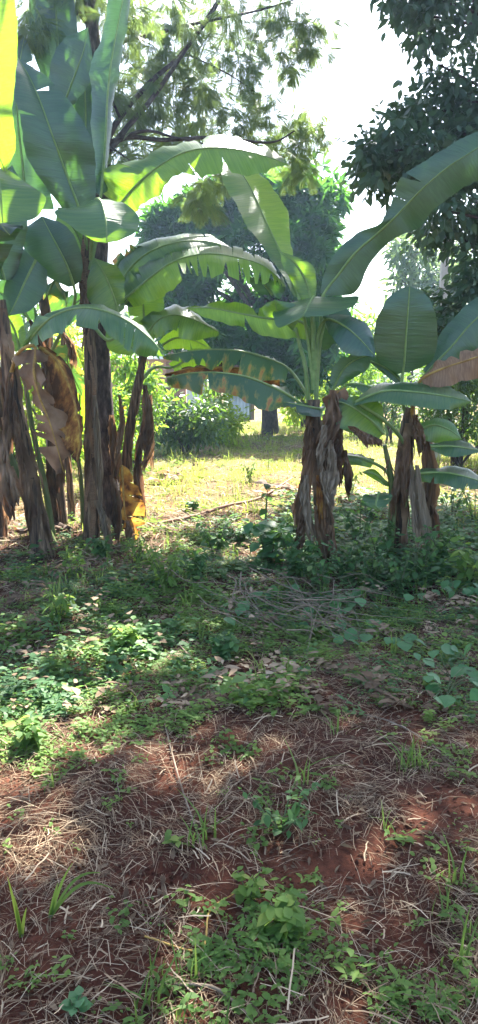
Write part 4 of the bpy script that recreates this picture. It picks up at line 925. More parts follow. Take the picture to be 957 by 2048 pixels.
bush('leafy_bush', 'light green shrub just right of the bark trunk', 'bush', [(250, 720, 26, 36), (262, 780, 34, 40), (240, 840, 30, 36), (290, 770, 20, 36), (296, 830, 30, 40), (260, 880, 34, 20)], 13, M_BUSH, LT, .13, 17, 26, .26)
yb = bush('flowering_bush', 'tall bush with yellow flowers behind the left banana stems', 'bush', [(140, 690, 30, 24), (160, 730, 26, 34), (120, 740, 34, 34), (70, 760, 40, 40), (130, 800, 44, 40), (60, 830, 44, 40), (150, 860, 30, 34), (20, 760, 36, 44)], 11.5, M_BUSHY, LT, .13, 16, 24, .28)
def flowers(parent, blobs, Y, n, size, mat=None):
    n = min(n, 9)
    c, r = blobs_px(blobs, Y, .1)
    fl = multi(leaf_tpl(.5, 0, .1, 2), [((math.cos(a), math.sin(a) * .3 - .6, math.sin(a)), 0, (0, 0, 0), 1) for a in np.arange(0, 6.2, .785)])
    V1, F1, R1 = foliage_arr(c, r, n, fl, size, .8, 0)
    nv_, nf_ = len(fl[0]), len(fl[1])
    for q in range(len(V1) // nv_): mesh_obj('flower', V1[q * nv_:(q + 1) * nv_], F1[q * nf_:(q + 1) * nf_] - q * nv_, mat or M_PETAL, parent, rnd=R1[q * nv_:(q + 1) * nv_])
flowers(yb, [(150, 700, 26, 20), (160, 720, 20, 30)], 11.0, 14, .035)
fb = bush('flowering_bush', 'green bush with small orange-yellow flowers between bark trunk and thin dark stem', 'bush', [(240, 870, 24, 36), (225, 800, 14, 30), (262, 905, 22, 14)], 10.5, M_BUSH, LT, .10, 16, 20, .2)
flowers(fb, [(240, 840, 20, 50)], 10.2, 14, .035)
bush('leafy_bush', 'dense green shrub filling the gap behind the stems at the left edge', 'bush', [(20, 850, 40, 60), (60, 900, 30, 30), (130, 900, 40, 20), (-30, 800, 40, 90)], 12.5, M_BUSH, LT, .13, 16, 24, .26)
bush('leafy_bush', 'dark far bush behind the brick house', 'bush', [(300, 690, 30, 26), (330, 650, 40, 30), (400, 690, 30, 40), (260, 670, 30, 30), (215, 690, 40, 30)], 33, M_BUSHD, LT2, .45, 12, 18, .6)
bush('leafy_bush', 'far green bush right of the mango trunk at the field end', 'bush', [(670, 830, 50, 20), (600, 838, 40, 16), (720, 836, 40, 18)], 22.5, M_BUSH, LT2, .22, 12, 18, .35)
# side bushes out of frame so that the place goes on
for k, (x, y, s, lab) in enumerate([(-9, 13, 1.5, 'bush outside the frame to the left of the field'), (9.5, 14, 1.6, 'bush outside the frame to the right of the field')]):
    c = np.array([[x + random.uniform(-2, 2), y + random.uniform(-1.5, 1.5), random.uniform(.3, 1.6)] for _ in range(9)])
    o = thing('leafy_bush', lab, 'bush', (x, y, 0)); g = Geo(); limbs(g, np.array([x, y, 0.]), list(c), .04, .01); g.obj('stems', M_LIMB, o)
    c2, r2 = subdiv(c, np.full((9, 3), .9), 16, .35); V1, F1, R1 = foliage_arr(c2, r2, 12, LT2, .2, .1, -.1); mesh_obj('foliage', V1, F1, M_BUSH, o, rnd=R1)
# far wood closing the horizon
n = 150; ang = np.linspace(-1.2, 1.2, n); c = []; r = []
for a in ang:
    d = random.uniform(42, 60); h = random.uniform(1.0, 3.2)
    c.append([math.sin(a) * d, math.cos(a) * d, h * .45]); r.append([2.4, 2.4, h * .7])
c2, r2 = subdiv(np.array(c), np.array(r), 14, .9)
V1, F1, R1 = foliage_arr(c2, r2, 12, LT2, .8, .1, -.1)
o = mesh_obj('far_wood', V1, F1, M_AIRY, None, (0, 50, 0), R1); o["kind"] = "stuff"; o["label"] = "low far-off wood closing the horizon"; o["category"] = "wood"
# ---------------------------------------------------------------- ground sheet
a = np.linspace(-1, 1, 420); xs = np.sinh(a * 5.2) / math.sinh(5.2) * 260
b = np.linspace(0, 1, 520); ys = -6 + (np.sinh(b * 4.6) / math.sinh(4.6)) * 330
X, Yy = np.meshgrid(xs, ys); Z = gh(X, Yy)
fine = rng.normal(size=X.shape) * .004 * (np.hypot(X, Yy) < 9)
V = np.stack([X, Yy, Z + fine], -1).reshape(-1, 3); nx = len(xs)
i = np.arange(len(ys) - 1)[:, None] * nx; j = np.arange(nx - 1)[None]
Fq = np.stack([i + j, i + j + 1, i + nx + j + 1, i + nx + j], -1).reshape(-1, 4)
o = mesh_obj('ground', V, Fq, M_SOIL, None, (0, 0, 0)); o["kind"] = "structure"

def blobden(px, py, lst):
    d = np.zeros(len(px))
    for (x, y, rx, ry, a) in lst:
        d += a * np.exp(-(((px - x) / rx) ** 2 + ((py - y) / ry) ** 2))
    return d
def cand(n, y0, y1, xw=1.15):
    """random ground points, even per area, in the widening wedge in front of the camera"""
    ym = (y0 + y1) * .5; n = int(n * (ym * .34 * xw + 1.5) / (ym * .34 * xw + .25))
    y = y0 - .6 + (y1 - y0 + .6) * rng.random(int(n * 2.2)); wy = y * .34 * xw + 1.5; wm = y1 * .34 * xw + 1.5
    k = rng.random(len(y)) < wy / wm; y = y[k][:n]; wy = wy[k][:n]
    return (rng.random(len(y)) * 2 - 1) * wy, y
def vnoise(x, y, s, o=0):
    x = x * s + o; y = y * s - o
    return (np.sin(x * 1.9 + 1.3 * np.sin(y * 1.7)) * np.sin(y * 2.3 + 1.1 * np.sin(x * 1.3)) + .6 * np.sin(x * 4.1 + y * 3.1) * np.sin(y * 5.3 - x * 2.2)) / 1.6

BARE = [(490, 1345, 90, 40, 1), (720, 1530, 90, 40, .9), (850, 1640, 70, 60, 1.2), (700, 1740, 110, 60, 1.1), (330, 1560, 60, 40, .9), (400, 1780, 100, 60, .7), (240, 1370, 40, 30, .6), (830, 1420, 60, 30, .7), (620, 1480, 60, 30, .5), (540, 1570, 60, 30, .6), (130, 1640, 40, 60, .5), (730, 1900, 60, 40, .5), (930, 1600, 40, 40, .6)]
WEEDS = [(120, 1440, 150, 60, 1.3), (40, 1400, 80, 60, .8), (330, 1350, 80, 30, .8), (480, 1200, 700, 60, 1.2), (250, 1180, 300, 60, .8), (800, 1180, 260, 70, 1.2), (330, 1290, 160, 50, 1.0), (150, 1290, 160, 50, .5), (100, 1410, 150, 60, 1.6), (50, 1490, 110, 50, 1.3), (330, 1450, 60, 34, 1.0), (390, 1480, 60, 36, 1.1), (520, 1410, 90, 34, 1.1), (560, 1370, 80, 24, .6),
         (600, 1290, 160, 30, .8), (890, 1470, 60, 50, 1.3), (880, 1330, 110, 70, 1.3), (930, 1520, 40, 40, 1), (560, 1640, 80, 50, .8), (540, 1860, 140, 60, 1.0), (640, 1950, 240, 60, 1.2), (800, 2010, 160, 40, 1.0), (460, 1990, 130, 50, 1.0), (900, 1790, 60, 80, .9), (370, 1960, 90, 40, .8), (840, 1690, 50, 40, .4), (640, 1560, 70, 40, .4), (480, 1500, 40, 30, .5), (900, 1900, 80, 60, .7), (60, 1700, 60, 50, .3), (580, 1760, 50, 40, .4), (260, 1620, 60, 40, .2), (470, 1100, 120, 40, .7), (350, 1130, 120, 40, .8), (900, 1080, 160, 40, 1.0), (90, 1160, 120, 30, .5), (60, 1950, 50, 40, .5)]
# straw / dry litter
x, y = cand(290000, 1.0, 8.5); px, py = to_px(x, y)
den = .58 + .30 * vnoise(x, y, 2.1) + .25 * vnoise(x, y, 6.0, 3) - .55 * blobden(px, py, BARE) - .12 * blobden(px, py, WEEDS)
den = np.clip(den, .02, 1) * np.clip(1.9 - y / 5.5, .25, 1)
k = rng.random(len(x)) < den; x, y = x[k], y[k]; n = len(x)
ST = []; 
for q in range(4):
    xs_ = np.linspace(0, 1, 5); w = .5; cz = [0, .08, .10, .05, -.02]; cy = [0, .03 * (q - 1.5), .09 * (q - 1.5), .13 * (q - 1.5), .2 * (q - 1.5)]
    V = []; 
    for i_ in range(5): V += [[xs_[i_], cy[i_] - .011, cz[i_]], [xs_[i_], cy[i_] + .011, cz[i_] + .004]]
    ST.append((np.array(V), np.array([[2 * i_, 2 * i_ + 2, 2 * i_ + 3, 2 * i_ + 1] for i_ in range(4)])))
Vs, Fs, Rs = [], [], []; off = 0
clump = 2.6 * np.sin(x * 3.1 + 1.7 * np.sin(y * 2.7)) + 1.2 * np.sin(y * 4.0 + x)
for q in range(4):
    s = np.arange(n) % 4 == q; m = s.sum()
    a = clump[s] + rng.normal(size=m) * .9
    d = np.stack([np.cos(a), np.sin(a), rng.normal(size=m) * .10], -1)
    L_ = rng.gamma(2.2, .022, m) + .018
    sc = np.stack([L_, np.where(rng.random(m) < .10, .24, .07) * rng.uniform(.5, 1.3, m), L_ * rng.uniform(.2, 1.1, m)], -1)
    V, Fq, r_ = scatter(ST[q][0], ST[q][1], np.stack([x[s], y[s], gh(x[s], y[s]) + .004 + .02 * rng.random(m) ** 2], -1), rot_from_dir(d, rng.normal(size=m) * .3), sc)
    Vs.append(V); Fs.append(Fq + off); Rs.append(r_); off += len(V)
def stuff(name, V, Fq, mat, rnd, label, cat):
    o = mesh_obj(name, V, Fq, mat, None, (0, 4, 0), rnd); o["kind"] = "stuff"; o["label"] = label; o["category"] = cat; return o
stuff('straw_litter', np.vstack(Vs), np.vstack(Fs), M_STRAW, np.concatenate(Rs), 'dry straw and leaf litter scattered over red soil', 'litter')

# dry broad flakes
x, y = cand(70000, 1.2, 9.0); n = len(x)
k = rng.random(n) < .36 + .3 * vnoise(x, y, 1.7, 5); x, y = x[k], y[k]; n = len(x)
a = rng.random(n) * 6.28; d = np.stack([np.cos(a), np.sin(a), rng.normal(size=n) * .2], -1)
V, Fq, r_ = scatter(LT[0], LT[1], np.stack([x, y, gh(x, y) + .012], -1), rot_from_dir(d, rng.normal(size=n) * .5), .006 + .045 * rng.random(n) ** 2.6)
stuff('fallen_leaves', V, Fq, M_STRAW, r_ * .6, 'curled brown fallen leaves on the soil', 'fallen leaves')

# soil crumbs
x, y = cand(26000, 1.0, 6.0); n = len(x)
CB = np.array([[-.5, -.5, 0], [.5, -.5, .1], [.5, .5, 0], [-.5, .5, .1], [-.3, -.3, .6], [.3, -.3, .7], [.3, .3, .6], [-.3, .3, .7]])
CF = np.array([[0, 1, 5, 4], [1, 2, 6, 5], [2, 3, 7, 6], [3, 0, 4, 7], [4, 5, 6, 7]])
a = rng.random(n) * 6.28; d = np.stack([np.cos(a), np.sin(a), rng.normal(size=n) * .2], -1)
V, Fq, r_ = scatter(CB, CF, np.stack([x, y, gh(x, y)], -1), rot_from_dir(d, rng.normal(size=n) * .3), .002 + rng.gamma(1.5, .0022, n))
stuff('soil_crumbs', V, Fq[:, ::-1], M_SOIL, r_, 'small crumbs of red soil', 'soil')

def plant_tpl(nst, nl, tpl, spread, hgt, ls):
    """little leafy weed: unit plant, height about hgt"""
    ps = []
    for s in range(nst):
        a = s * 2.4 + random.random(); sx, sy = math.cos(a) * spread, math.sin(a) * spread
        for i_ in range(nl):
            t = (i_ + 1) / nl; b_ = i_ * 2.4 + s
            ps.append(((math.cos(b_), math.sin(b_), .35 - .2 * random.random()), random.uniform(-.4, .4), (sx * t, sy * t, hgt * t * (1 - .25 * t)), ls * random.uniform(.7, 1.15) * (1 - .3 * t * (i_ == nl - 1))))
    return multi(tpl, ps)
LW = leaf_tpl(.62, .16, .25, 3); LN = leaf_tpl(.34, .12, .3, 3)
TPx = [plant_tpl(3, 4, LW, .8, .7, .55), plant_tpl(2, 5, LW, .6, 1.1, .5), plant_tpl(4, 3, LW, 1.0, .5, .5), plant_tpl(3, 5, LN, .8, .9, .7)]
TP = TPx + [plant_tpl(1, 6, LW, .25, 1.7, .6), plant_tpl(5, 2, LW, 1.3, .35, .42)]
def weeds(name, x, y, s0, s1, mat, label, grow=None):
    n = len(x); Vs, Fs, Rs = [], [], []; off = 0
    kind = (rng.random(n) * len(TP)).astype(int)
    base = np.clip(.5 + .5 * vnoise(x, y, 1.3, 7), 0, 1) * .55
    for q in range(len(TP)):
        s = kind == q; m = s.sum()
        if not m: continue
        a = rng.random(m) * 6.28; d = np.stack([np.cos(a), np.sin(a), rng.normal(size=m) * .15], -1)
        sc = rng.uniform(s0, s1, m) * (1 if grow is None else grow[s])
        V, Fq, r_ = scatter(TP[q][0], TP[q][1], np.stack([x[s], y[s], gh(x[s], y[s]) + .003], -1), rot_from_dir(d, rng.normal(size=m) * .15), sc, np.clip(base[s] + rng.random(m) * .45, 0, 1))
        # leaf-to-leaf tone within the plant
        r_ = np.clip(r_ + np.repeat(rng.normal(size=len(V) // 4) * .08, 4)[:len(r_)] if len(r_) % 4 == 0 else r_, 0, 1)
        Vs.append(V); Fs.append(Fq + off); Rs.append(r_); off += len(V)
    return stuff(name, np.vstack(Vs), np.vstack(Fs), mat, np.concatenate(Rs), label, 'weeds')
# foreground weeds in patches
x, y = cand(22000, 1.3, 5.2); px, py = to_px(x, y)
den = np.clip(blobden(px, py, WEEDS) * (.42 + .75 * vnoise(x, y, 3.4, 2)) + .02 - .1 * blobden(px, py, BARE), 0.006, 1) * .62
k = rng.random(len(x)) < den; weeds('ground_weeds', x[k], y[k], .022, .06, M_WEED, 'small broad-leaved weeds in patches on the near soil')
# denser band under the bananas
x, y = cand(26000, 3.9, 8.2); px, py = to_px(x, y)
den = np.clip(blobden(px, py, WEEDS) * .24 + .75 * vnoise(x, y, 2.2, 4) + .35 * vnoise(x, y, 6, 9), .03, 1) * .7 * (1 - .85 * blobden(px, py, [(60, 1080, 130, 50, 1), (300, 1020, 200, 40, .6)]))
k = rng.random(len(x)) < den; g_ = 1 + .7 * np.clip(vnoise(x[k], y[k], 1.1, 9), -.5, 1)
xk, yk, q_ = x[k], y[k], vnoise(x[k], y[k], 1.5, 21) + rng.normal(size=k.sum()) * .25 > .1
weeds('shade_weeds', xk[~q_], yk[~q_], .025, .10, M_WEEDD, 'thick low weeds under the banana plants', g_[~q_])
weeds('light_green_weeds', xk[q_], yk[q_], .03, .09, M_WEED, 'lighter green patches among the weeds under the banana plants', g_[q_])

x, y = cand(9000, 6.3, 9.6, 1.3); px, py = to_px(x, y)
k = rng.random(len(x)) < np.clip(.75 * (px > 560) * (.5 + .7 * vnoise(x, y, 1.9, 6)) * np.clip((9.9 - y) / 2.0, 0, 1), 0, 1)
weeds('undergrowth', x[k], y[k], .06, .19, M_WEEDD, 'taller tangled weeds around the feet of the right banana plants')
x, y = cand(3000, 3.9, 8.5); k = rng.random(len(x)) < .25 + .3 * vnoise(x, y, 1.9, 16)
weeds('dry_weeds', x[k], y[k], .04, .13, M_STRAW, 'withered brown weeds among the green ones')
# grass blades
GB = []
for q in range(3):
    V = []; nn = 4
    for i_ in range(nn + 1):
        t = i_ / nn; w = .035 * (1 - t) ** .7 + .002; bx = (.15 + .35 * q) * t * t
        V += [[-w, bx, t * (1 - .25 * q * t * .6)], [w, bx, t * (1 - .25 * q * t * .6)]]
    GB.append((np.array(V), np.array([[2 * i_, 2 * i_ + 1, 2 * i_ + 3, 2 * i_ + 2] for i_ in range(nn)])))
def rotz(a, tilt=None):
    c, s = np.cos(a), np.sin(a); z = np.zeros_like(a); o_ = np.ones_like(a)
    return np.stack([np.stack([c, -s, z], -1), np.stack([s, c, z], -1), np.stack([z, z, o_], -1)], -2)
def grass(name, x, y, h0, h1, mat, label, per=7, spread=.05):
    n = len(x); X = np.repeat(x, per) + rng.normal(size=n * per) * spread; Y_ = np.repeat(y, per) + rng.normal(size=n * per) * spread
    H = np.repeat(rng.uniform(h0, h1, n), per) * rng.uniform(.5, 1.15, n * per)
    r0 = np.repeat(np.clip(.45 + .35 * vnoise(x, y, .9, 3) + rng.normal(size=n) * .15, 0, 1), per); Vs, Fs, Rs = [], [], []; off = 0
    for q in range(3):
        s = rng.random(n * per).argsort() % 3 == q if False else (np.arange(n * per) % 3 == q)
        m = s.sum(); V, Fq, r_ = scatter(GB[q][0], GB[q][1], np.stack([X[s], Y_[s], gh(X[s], Y_[s]) - .003], -1), rotz(rng.random(m) * 6.28), np.stack([H[s] * .8 + .02, H[s] * 1.2, H[s]], -1), np.clip(r0[s] + rng.normal(size=m) * .15, 0, 1))
        Vs.append(V); Fs.append(Fq + off); Rs.append(r_); off += len(V)
    return stuff(name, np.vstack(Vs), np.vstack(Fs), mat, np.concatenate(Rs), label, 'grass')
x, y = cand(26000, 7.4, 24, 1.35); k = rng.random(len(x)) < np.clip(.55 + .5 * vnoise(x, y, 1.1, 1), .1, 1) * np.clip((y - 7.2) / 3, .25, 1)
grass('field_grass', x[k], y[k], .03, .12, M_GRASS, 'sunlit short grass of the field behind the bananas', 9, .10)
x, y = cand(2600, 1.4, 7.8); px, py = to_px(x, y); k = rng.random(len(x)) < .06 + .5 * blobden(px, py, [(900, 1850, 60, 90, 1), (600, 1620, 60, 30, .4), (480, 1990, 160, 50, .5), (950, 1950, 60, 60, .8), (100, 1190, 170, 40, 1), (400, 1120, 200, 50, .7), (700, 1200, 200, 50, .5), (600, 1740, 40, 30, .4)])
grass('near_grass', x[k], y[k], .04, .17, M_GRASSD, 'loose tufts of fine grass among the near weeds', 9, .018)
x, y = cand(1500, 8.0, 20, 1.2); k = rng.random(len(x)) < np.clip(.25 + .6 * vnoise(x, y, 1.4, 13), 0, 1)
grass('long_field_grass', x[k], y[k], .14, .30, M_GRASS, 'longer grass tufts scattered through the sunlit field', 14, .07)
# field weeds
x, y = cand(5200, 7.5, 23, 1.3); k = rng.random(len(x)) < np.clip(.45 + .6 * vnoise(x, y, .7, 11), .08, 1)
weeds('field_weeds', x[k], y[k], .05, .13, M_BUSHY, 'yellow-green weeds mixed into the sunlit field grass')
x, y = cand(24000, 6.8, 18, 1.2); n = len(x); a = rng.random(n) * 6.28; d = np.stack([np.cos(a), np.sin(a), rng.normal(size=n) * .2], -1)
k = rng.random(n) < .40 - .4 * vnoise(x, y, 1.1, 1) + .55 * np.exp(-((y - 9.2) / 1.5) ** 2); x, y, d = x[k], y[k], d[k]; n = len(x)
V, Fq, r_ = scatter(ST[1][0], ST[1][1], np.stack([x, y, gh(x, y) + .015], -1), rot_from_dir(d, rng.normal(size=n) * .4), np.stack([rng.uniform(.08, .28, n), np.full(n, .45), rng.uniform(.05, .3, n)], -1))
stuff('field_litter', V, Fq, M_STRAW, .4 + r_ * .6, 'pale cut grass stalks lying in the field', 'litter')

# ---------------------------------------------------------------- single plants one can point to
def herb(px, py, h, nst, nl, tpl, ls, mat, label, name='weed_plant', cat='weed', spread=.35, lean=0, grp=None):
    b_ = G(px, py); o = thing(name, label, cat, b_, grp); g1 = Geo(); Vs = []; n = 0; pos, dr, sz = [], [], []
    for s in range(nst):
        a = s * 2.4 + random.random(); tip = b_ + [math.cos(a) * spread * h + lean, math.sin(a) * spread * h, h * random.uniform(.7, 1)]
        mid = b_ + (tip - b_) * .5 + [0, 0, .08 * h]
        V, Fq, uv = tube([b_ - [0, 0, .01], mid, tip], [.012 * h + .0015, .008 * h + .001, .0012], 5, 8); g1.add(V, Fq, .5, uv)
        nn_ = nl if h < .1 or spread < .1 else nl * 3
        for i_ in range(nn_):
            t = .12 + .88 * (i_ + 1) / nn_; c_ = catmull([b_, mid, tip], [t])[0]; bb = i_ * 2.4 + s * 1.1
            pos.append(c_ + (rng.normal(size=3) * .06 * h if nn_ > nl else 0)); dr.append([math.cos(bb), math.sin(bb), .2 if h < .1 else random.uniform(-.7, .5)]); sz.append(ls * random.uniform(.6, 1.25) * (1.05 - .35 * t))
    g1.obj('stem', M_STALK, o)
    V, Fq, r_ = scatter(tpl[0], tpl[1], np.array(pos), rot_from_dir(np.array(dr), rng.normal(size=len(pos)) * .3), np.array(sz))
    mesh_obj('leaves', V, Fq, mat, o, rnd=r_); return o
herb(350, 1705, .05, 2, 5, LW, .055, M_WEED, 'small bright sprout with four broad leaves on bare soil, beside the long dry stick', 'seedling', 'seedling')
herb(310, 1385, .035, 1, 1, leaf_tpl(.95, .1, .15, 4), .10, M_VINE, 'single round leaf lying upright on the soil above the dry stick', 'seedling', 'seedling')
herb(560, 1670, .17, 6, 3, LW, .05, M_WEEDD, 'bushy dark-green weed below the straw mat in the middle foreground', spread=.8)
herb(150, 2010, .05, 4, 3, leaf_tpl(.8, .1, .1, 4), .045, M_VINE, 'round-leaved clover-like plant near the bottom left corner', 'seedling', 'seedling')
herb(570, 1870, .12, 4, 6, LW, .06, M_WEED, 'leafy green weed with white specks low in the centre foreground')
herb(500, 1800, .12, 3, 5, LW, .05, M_WEED, 'weed with heart-shaped leaves beside the one with white specks')
herb(330, 1190, .34, 7, 9, LN, .085, M_WEED, 'tall bushy herb, the fullest one in front of the bark trunk')
herb(390, 1170, .28, 6, 8, LW, .07, M_WEEDD, 'green herb right of the fullest one in front of the bark trunk')
herb(430, 1110, .36, 6, 9, LW, .075, M_WEEDD, 'dark upright herb beside the long fallen stalk')
herb(540, 1125, .42, 4, 6, leaf_tpl(.9, .1, .3, 4), .14, M_VINE, 'wide-leaved blue-green plant left of the centre banana skirt')
herb(528, 1110, .95, 1, 16, LW, .13, M_WEEDD, 'tall thin thistle-like stalk with pointed leaves standing in the sunlit gap', 'tall_weed', 'weed', .04)
herb(720, 1090, .5, 5, 8, LW, .09, M_WEEDD, 'dark leafy plant between the two right banana stems')
herb(760, 1130, .42, 4, 8, LW, .085, M_WEEDD, 'low leafy plant at the foot of the right banana stem')
herb(610, 1150, .35, 5, 8, LW, .08, M_WEEDD, 'dark weed clump at the foot of the centre banana plant')
herb(880, 1130, .4, 6, 8, LW, .09, M_WEEDD, 'dark weed clump right of the pale dry sheaths')
herb(940, 1170, .35, 5, 8, LW, .10, M_WEED, 'weed clump at the right edge under the lowest banana leaves')
herb(450, 1310, .16, 5, 6, LW, .07, M_WEEDD, 'leafy weed just below the dry brush')
herb(250, 1300, .18, 5, 7, LW, .07, M_WEED, 'green weed left of the single round leaf')
herb(60, 1500, .14, 5, 6, LW, .075, M_WEED, 'sunlit leafy weed at the left edge')
herb(120, 1250, .22, 5, 7, LN, .08, M_WEED, 'thin weed in the small sunlit patch at left')
yf = herb(152, 1160, .30, 3, 7, LW, .06, M_WEED, 'herb with one yellow flower in front of the frayed stem', 'flowering_weed')
fl = multi(leaf_tpl(.4, 0, .1, 2), [((math.cos(a_), -.3, math.sin(a_)), 0, (0, 0, 0), 1) for a_ in np.arange(0, 6.2, .785)])
bp_ = P(155, 1132, 5.9); V, Fq, r_ = scatter(fl[0], fl[1], bp_[None], rot_from_dir(np.array([[1., 0, 0]]), np.zeros(1)), np.array([.026])); mesh_obj('flower', V, Fq, M_PETAL, yf, rnd=r_)
for k_, (hx_, hy_, hh_, lab_) in enumerate([(500, 965, .35, 'thin green weed in the sunlit field left of the centre banana plant'), (385, 1020, .16, 'pointed green weed beside the fallen stalk'), (700, 1010, .4, 'dark leafy weed between the right banana stems, just behind them'), (905, 1040, .5, 'tall dark weed at the right behind the pale sheaths'), (950, 1060, .5, 'tall dark weed at the right edge'), (740, 1040, .35, 'low weed behind the young shoot'), (590, 1060, .3, 'weed at the left foot of the centre banana plant'), (480, 1080, .3, 'green weed in the half-shade left of the thistle-like stalk'), (280, 1130, .3, 'green weed just in front of the thin dark stem'), (205, 1120, .2, 'low green weed at the foot of the bark trunk')]):
    herb(hx_, hy_, hh_, 5, 6, [LN, LW][k_ % 2], .09, [M_WEED, M_WEEDD][k_ % 2], lab_)
for (hx_, hy_, hh_, lab_) in [(640, 1175, .34, 'weed in front of the centre banana skirt, half covering it'), (690, 1150, .36, 'dark weed right of the foot of the centre banana plant'), (800, 1170, .34, 'bushy weed hiding the foot of the right banana stem'), (840, 1150, .4, 'dark weed just under the pale dry sheaths'), (585, 1130, .42, 'tall weed left of the centre banana foot'), (745, 1160, .3, 'low bushy weed midway between the right banana stems')]:
    herb(hx_, hy_, hh_, 6, 5, LW, .075, M_WEEDD, lab_)
# vine with big leaves
def vine(pts, nl, ls, label, h=.06):
    b_ = G(*pts[0]); o = thing('creeping_vine', label, 'vine', b_); W_ = [G(*p) + [0, 0, .02] for p in pts]
    V, Fq, uv = tube(W_, .0035, 5, 30); g1 = Geo(); g1.add(V, Fq, .5, uv); pos, dr = [], []
    for i_ in range(nl):
        c_ = catmull(W_, [random.random()])[0]; off_ = np.array([random.uniform(-.16, .16), random.uniform(-.16, .16), h * random.uniform(.6, 1.6)])
        V, Fq, uv = tube([c_, c_ + off_ * [.5, .5, .9], c_ + off_], .002, 4, 5); g1.add(V, Fq, .5, uv)
        pos.append(c_ + off_); dr.append([random.uniform(-1, 1), -abs(random.gauss(.7, .4)), -.25])
    g1.obj('stem', M_STALK, o); T = leaf_tpl(1.0, .12, .2, 5); T[0][:, 0] -= .1
    V, Fq, r_ = scatter(T[0], T[1], np.array(pos), rot_from_dir(np.array(dr), rng.normal(size=len(pos)) * .25), ls * rng.uniform(.6, 1.15, len(pos))); mesh_obj('leaves', V, Fq, M_VINE, o, rnd=r_)
vine([(800, 1280), (860, 1310), (900, 1350), (890, 1400), (940, 1300)], 26, .085, 'creeping vine with round bluish leaves on the soil at the right')
vine([(640, 1240), (700, 1200), (720, 1260), (680, 1280)], 22, .10, 'creeping vine with large round leaves over the dry brush')
vine([(840, 1200), (900, 1190), (960, 1180)], 16, .10, 'creeping vine with large leaves at the right edge')
vine([(490, 1250), (530, 1200), (560, 1180)], 12, .09, 'creeping vine with dull leaves left in the dry brush')
# grass clumps
def tuft(px, py, blades, label, mat=M_GRASS, w=.009, cat='grass tuft'):
    b_ = G(px, py); g1 = Geo()
    for (dx, dyy, dz, bend) in blades:
        n_ = 9; t = np.linspace(0, 1, n_); tip = np.array([dx, dyy, dz]); c_ = b_ + t[:, None] * tip; c_[:, 2] += bend * np.sin(np.pi * t) 
        sd = np.array([.8, .3, 0.]) if abs(dx) < dz else np.array([-.2, .7, .5]); ww = w * (1 - t ** 2)[:, None] + .0006
        V = np.stack([c_ - sd * ww, c_ + [0, 0, -.002], c_ + sd * ww], 1).reshape(-1, 3)
        Fq = np.array([[3 * i_ + q, 3 * i_ + q + 1, 3 * i_ + q + 4, 3 * i_ + q + 3] for i_ in range(n_ - 1) for q in (0, 1)]); g1.add(V, Fq, random.uniform(.1, .4))
    return tagm(g1.obj('grass_tuft', mat, None, b_), label, cat)
tuft(100, 1822, [(.07, .02, .17, .02), (.15, .03, .13, .05), (.03, 0, .12, .01), (.19, 0, .10, .06)], 'long green grass blades leaning right on the red soil at lower left', M_WEED, .007)
tuft(42, 1850, [(-.03, 0, .20, .01), (-.015, 0, .14, .01), (.02, 0, .10, .01)], 'upright grass tuft near the lower left edge', M_GRASS, .006)
tuft(338, 893, [(.35, 0, .35, .18), (.5, 0, .15, .28), (.25, .1, .5, .1), (.42, -.1, .25, .25), (-.15, 0, .3, .1), (-.3, 0, .2, .15), (.1, 0, .5, .05), (.45, 0, -.02, .3)], 'clump of long pale arching grass blades at the edge of the field', M_WEED, .016)
tuft(330, 975, [(.2, 0, .15, .1), (-.15, 0, .2, .05), (.05, 0, .22, .03), (.3, 0, .05, .1)], 'grass clump in the sunlit strip right of the orange leaf', M_GRASS, .012)

# ---------------------------------------------------------------- sticks, stalks, brush
def stick(pts, r, label, name='dry_stick', mat=M_TWIG, grp=None, lift=.015, cat='stick'):
    W_ = [G(*p[:2]) + [0, 0, lift + (p[2] if len(p) > 2 else 0)] for p in pts]
    V, Fq, uv = tube(W_, r, 6, max(8, len(pts) * 5), ridge=.1); g1 = Geo(); g1.add(V, Fq, .5, uv)
    return tagm(g1.obj(name, mat, None, W_[0]), label, cat, grp)
stick([(330, 1465), (345, 1530), (365, 1590), (395, 1680), (405, 1720)], [.003, .0035, .0035, .003, .002], 'long thin brown stick lying down the slope left of centre')
stick([(320, 1255), (380, 1310), (415, 1350), (430, 1400)], [.004, .005, .004, .003], 'dry stick slanting right above the bare soil patch')
stick([(700, 1425), (780, 1450), (850, 1480), (910, 1530)], [.003, .004, .004, .003], 'thin dry stalk slanting across the soil below the vine')
stick([(350, 1965), (430, 1985), (500, 2040)], [.004, .005, .003], 'pale curved twig at the bottom centre', mat=M_TWIG)
stick([(290, 1880), (400, 1900), (420, 1830), (470, 1790)], [.003, .0035, .003, .002], 'thin bent yellow stalk among the near weeds', mat=M_RIBDEAD)
stick([(318, 1050, -.01), (390, 1036, .0), (455, 1016, .03), (520, 1000, .03), (585, 972, .09)], [.022, .026, .018, .02, .01], 'long fallen brown banana stalk lying across the sunlit strip', 'fallen_stalk', M_WOOD, None, .03, 'stalk')
stick([(140, 1235), (215, 1238), (250, 1245)], [.008, .008, .006], 'short pale stick in the small sunlit patch')
b_ = G(560, 1230); g1 = Geo()
